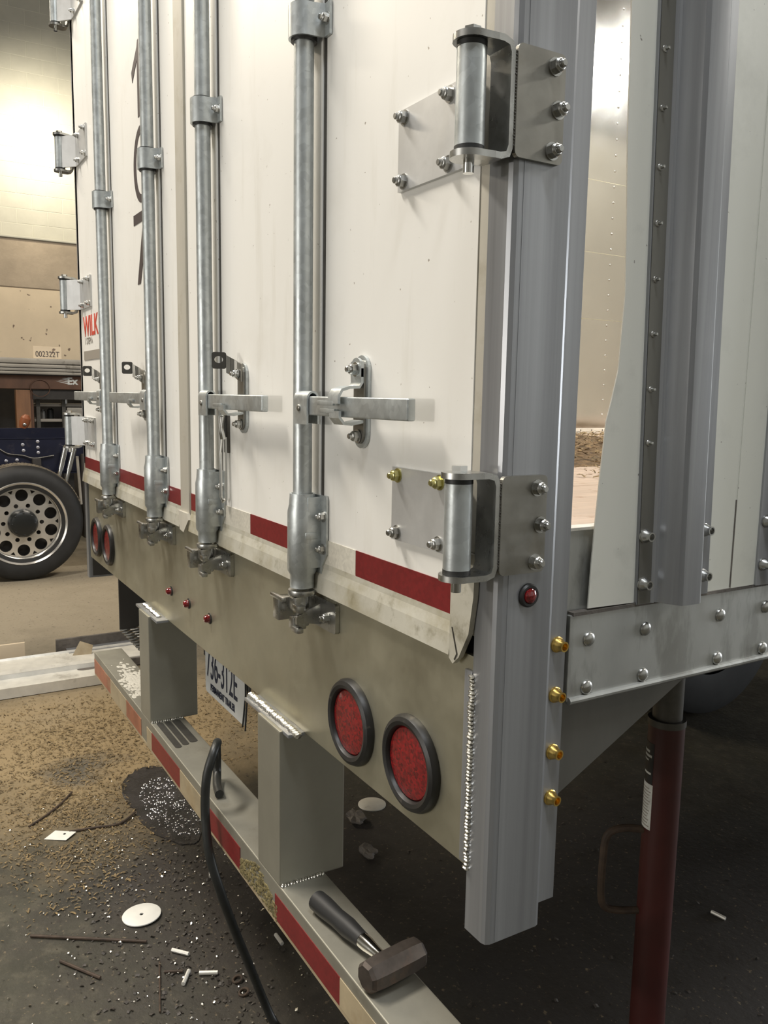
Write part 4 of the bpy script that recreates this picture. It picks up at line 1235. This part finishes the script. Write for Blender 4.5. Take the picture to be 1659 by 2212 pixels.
o.rotation_euler = (math.radians(-28), 0, math.radians(80))
tag(o, 'bent tan scrap standing on the wide extrusion', 'scrap')

# ------------------------------------------------------------------ truck chassis at the left
K = empty('truck_chassis', (-7.0, 0.3, 0), 'navy truck chassis with a polished ten hole wheel and chrome shocks', 'truck')
WC = Vector((-6.62, 0.285, 0.490))
ty = G().lathe([(0.300, 0.0), (0.345, 0.012), (0.40, 0.018), (0.455, 0.004), (0.478, -0.02), (0.487, -0.05)], WC, POSX, 64).obj('tyre', 'tyre', K)
lab(ty, 'black truck tyre')
lab(G().lathe([(0.487, -0.05), (0.490, -0.07), (0.490, -0.22), (0.478, -0.26), (0.40, -0.28), (0.30, -0.26)], WC, POSX, 64).obj('tread', 'tread', ty), 'dusty tread')
TB = G().box(-0.035, 0.035, -0.012, 0.012, -0.002, 0.006, 0.001, 1).mesh('tread_block')
TB.materials.append(M['tread'])
for k in range(40):
    a = math.radians(20 + 140 * k / 39)
    for x in (-0.10, -0.19):
        o = bpy.data.objects.new('tread_block', TB)
        COL.objects.link(o)
        o.location = WC + Vector((x, 0.490 * math.cos(a + (0.02 if x < -0.15 else 0)), 0.490 * math.sin(a + (0.02 if x < -0.15 else 0))))
        o.rotation_euler = (a - math.pi / 2, 0, 0)
        reparent(o, ty)
holes = []
for k in range(10):
    a = 2 * math.pi * (k + 0.5) / 10
    holes.append(circ(WC.y + 0.234 * math.cos(a), WC.z + 0.234 * math.sin(a), 0.050, 18))
    a2 = 2 * math.pi * k / 10 + math.pi / 10 + math.pi / 10
    holes.append(circ(WC.y + 0.150 * math.cos(a2), WC.z + 0.150 * math.sin(a2), 0.018, 12))
    # small triangular windows near the rim
    a3 = 2 * math.pi * k / 10
    tri = [(0.282, -0.055), (0.282, 0.055), (0.250, 0.0)]
    holes.append([(WC.y + r * math.cos(a3 + t), WC.z + r * math.sin(a3 + t)) for r, t in ((0.283, -0.075), (0.283, 0.0), (0.283, 0.075), (0.256, 0.0))])
rm = G().prism(circ(WC.y, WC.z, 0.296, 64), 'X', WC.x - 0.075, WC.x - 0.055, holes=holes).obj('wheel_disc', 'rim', K, sm=False)
lab(rm, 'polished alloy wheel disc with ten round hand holes')
lab(G().lathe([(0.290, -0.075), (0.300, -0.05), (0.315, -0.005), (0.335, 0.012), (0.345, 0.020), (0.350, 0.014), (0.345, 0.0), (0.310, -0.02), (0.300, -0.08)], WC, POSX, 64).obj('wheel_rim', 'rim', rm), 'bright stepped rim')
lab(G().lathe([(0.0, 0.03), (0.075, 0.03), (0.100, 0.020), (0.116, -0.01), (0.118, -0.06)], WC, POSX, 40).obj('hub_cap', 'hub', rm), 'black hub cap')
for k in range(8):
    a = 2 * math.pi * k / 8
    place(RIVET, 'hub_bolt', WC + Vector((0.022, 0.090 * math.cos(a), 0.090 * math.sin(a))), POSX, rm, m='hub', sc=0.9)
lab(G().lathe([(0, -0.14), (0.30, -0.14), (0.30, -0.20), (0, -0.20)], WC, POSX, 32).obj('brake_drum', 'dark', K), 'dark brake drum')
fr = lab(G().strip([(-6.86, 0.885), (-6.93, 0.885), (-6.93, 1.190), (-6.86, 1.190)], 0.012, 'Y', -1.8, 1.35).obj('frame_rail', 'blue', K, sm=False), 'navy frame rail')
lab(G().box(-6.875, -6.865, -1.8, 1.35, 0.895, 1.180).obj('frame_face', 'blue', K, sm=False), 'navy face of the frame rail')
lab(G().box(-7.80, -7.74, -1.8, 1.35, 0.93, 1.24).obj('frame_rail', 'blue', K, sm=False), 'far navy frame rail')
lab(G().box(-7.74, -6.93, 0.40, 0.50, 0.95, 1.15).obj('cross_member', 'dark', K, sm=False), 'dark cross member')
lab(G().box(-6.87, -6.82, 0.10, 0.62, 0.80, 0.90).obj('hanger_bracket', 'blue', K, sm=False), 'navy hanger bracket')
for (y, z) in ((0.335, 1.135), (0.34, 1.085), (0.455, 1.160), (0.455, 1.110), (0.457, 1.065), (0.20, 1.00), (0.285, 1.005), (0.14, 1.10)):
    place(RIVET, 'frame_bolt', (-6.865, y, z), POSX, K, m='bolt_pale', sc=1.55)
for dy in (0.0, 0.068):
    p0, p1 = Vector((-6.78, 0.665 + dy, 1.105 - dy * 0.2)), Vector((-6.76, 0.560 + dy * 1.0, 0.70))
    m_ = p0.lerp(p1, 0.45)
    sh = lab(G().cyl(p0, m_, 0.023, 16).obj('shock_absorber', 'chrome', K), 'chrome shock absorber')
    G().cyl(m_, p1, 0.018, 16).obj('shock_shaft', 'chrome', sh)
    G().lathe([(0.0, -0.01), (0.026, -0.01), (0.026, 0.012), (0.012, 0.03), (0, 0.03)], p0, (p0 - p1), 14).obj('shock_cap', 'chrome', sh)
lab(G().tube(smooth([(-6.86, 0.155, 1.10), (-6.85, 0.22, 1.06), (-6.85, 0.33, 1.045), (-6.84, 0.42, 1.02), (-6.85, 0.58, 1.04)], 5), 0.006, 6).obj('cable', 'darksteel', K), 'thin grey cable along the rail')
lab(G().tube([(-6.70, 0.745, 1.04), (-6.70, 0.765, 0.62)], 0.012, 8).obj('mud_flap_rod', 'ribgrey', K), 'thin grey rod beside the shocks')
lab(G().box(-7.2, -6.80, 0.80, 1.05, 0.30, 1.05, 0.02).obj('air_tank', 'dark', K), 'dark box behind the shocks')
lab(G().box(-6.95, -6.80, 0.40, 0.47, 0.86, 1.02, 0.01).obj('spring_hanger', 'dark', K), 'dark hanger below the rail')

# ------------------------------------------------------------------ flat deck and storage behind the truck
FD = empty('flat_deck', (-8.9, 0.9, 0), 'old flat deck with ribbed grey side rail and brown skirt along the wall', 'deck')
for z0, z1, x in ((1.880, 1.935, -8.86), (1.835, 1.872, -8.85), (1.800, 1.830, -8.86), (1.765, 1.795, -8.86)):
    lab(G().box(-9.3, x, -2.0, 2.6, z0, z1, 0.006).obj('ribbed_rail', 'ribgrey', FD), 'grey rib of the deck edge')
G().box(-9.3, -8.90, -2.0, 2.6, 1.755, 1.93).obj('deck_core', 'dark', FD, sm=False)
sk = lab(G().box(-9.0, -8.95, -2.0, 2.6, 1.61, 1.76, 0.004).obj('skirt', 'brown', FD, sm=False), 'brown steel skirt with a pale winged logo')
lo = G()
for k in range(4):
    lo.prism([(1.025 - 0.045 * k * 0.5, 1.742 - 0.010 * k - 0.010), (1.10, 1.738 - 0.020 * k), (1.10, 1.726 - 0.020 * k)], 'X', -8.9495, -8.948)
lo.obj('logo_wing', 'paper', sk, sm=False)
text('logo_text', 'Ex', 0.105, 'paper', (-8.9485, 1.085, 1.668), (0, 1, 0), (0, 0, 1), sk, bold=0.004)
lab(G().tube([(-8.94, 0.80 + 0.10 * math.cos(t), 1.62 + 0.09 * math.sin(t)) for t in [2 * math.pi * k / 24 for k in range(24)]], 0.004, 6, closed=True).obj('wire_hoop', 'brown', FD), 'thin wire hoop hanging on the skirt')
lab(G().box(-9.08, -8.96, 0.555, 0.70, 0.0, 1.60, 0.005).obj('wooden_post', 'post_wood', FD), 'stained wooden post')
lab(G().box(-9.10, -9.0, 0.70, 0.735, 0.0, 1.60).obj('post_edge', 'brown', FD, sm=False), 'darker edge of the post')
lab(G().box(-9.8, -9.7, -2.0, 2.6, 0.0, 1.62).obj('back_board', 'dark', FD, sm=False), 'dark board behind the storage')
lab(G().box(-9.05, -8.99, 0.73, 2.6, 1.50, 1.60).obj('cross_beam', 'dark', FD, sm=False), 'dark beam under the skirt')
pt = tag(G().box(-8.885, -8.875, 0.735, 1.02, 1.936, 2.065, 0.002).obj('number_plate', 'tanwall', sm=False), 'old number plate propped on the deck edge against the wall', 'plate')
text('plate_number', '002322T', 0.085, 'black_ink', (-8.8735, 0.755, 1.955), (0, 1, 0), (0, 0, 1), pt, sx=0.80)
SH = empty('steel_shelf', (-9.4, 1.1, 0), 'dark steel shelving with clutter under the flat deck', 'shelf')
for z in (0.9, 1.25, 1.42):
    lab(G().box(-9.65, -9.15, 0.76, 1.9, z, z + 0.03, 0.003).obj('shelf_board', 'grey_ink', SH), 'grey shelf board')
for y in (0.78, 1.05, 1.88):
    lab(G().box(-9.18, -9.13, y, y + 0.04, 0.0, 1.50).obj('upright', 'darksteel', SH, sm=False), 'dark shelf upright')
for k, (y, z, r_, h_, m_, l) in enumerate(((0.86, 1.28, 0.04, 0.10, 'darksteel', 'small dark tin on the upper shelf by the post'), (0.95, 1.28, 0.035, 0.12, 'hub', 'black tin in the middle of the upper shelf'), (1.10, 1.45, 0.035, 0.09, 'scrap', 'pale tin on the top shelf'))):
    o = G().lathe([(0, 0), (r_, 0), (r_, h_ * 0.85), (r_ * 0.6, h_ * 0.92), (r_ * 0.6, h_), (0, h_)], (-9.28, y, z), (0, 0, 1), 18).obj('tin', m_)
    tag(o, l, 'tin', 'tins on the shelves')
o = G().box(-9.25, -9.12, 1.10, 1.45, 1.13, 1.26, 0.01).obj('cardboard_box', 'ribgrey')
o.location.z = 1.28
tag(o, 'grey storage box on the upper shelf beside the trailer edge', 'box')
o = G().lathe([(0, 0), (0.035, 0), (0.048, 0.05), (0.045, 0.10), (0.02, 0.13), (0, 0.13)], (-7.77, 0.46, 1.242), (0.2, 0.3, 1), 18).obj('work_lamp', 'orange')
tag(o, 'orange hand lamp lying on the far chassis rail', 'lamp')
G().sph((-7.728, 0.47, 1.275), 0.020, (1, 1, 1), 12, 8).obj('lamp_glass', 'chrome', o)
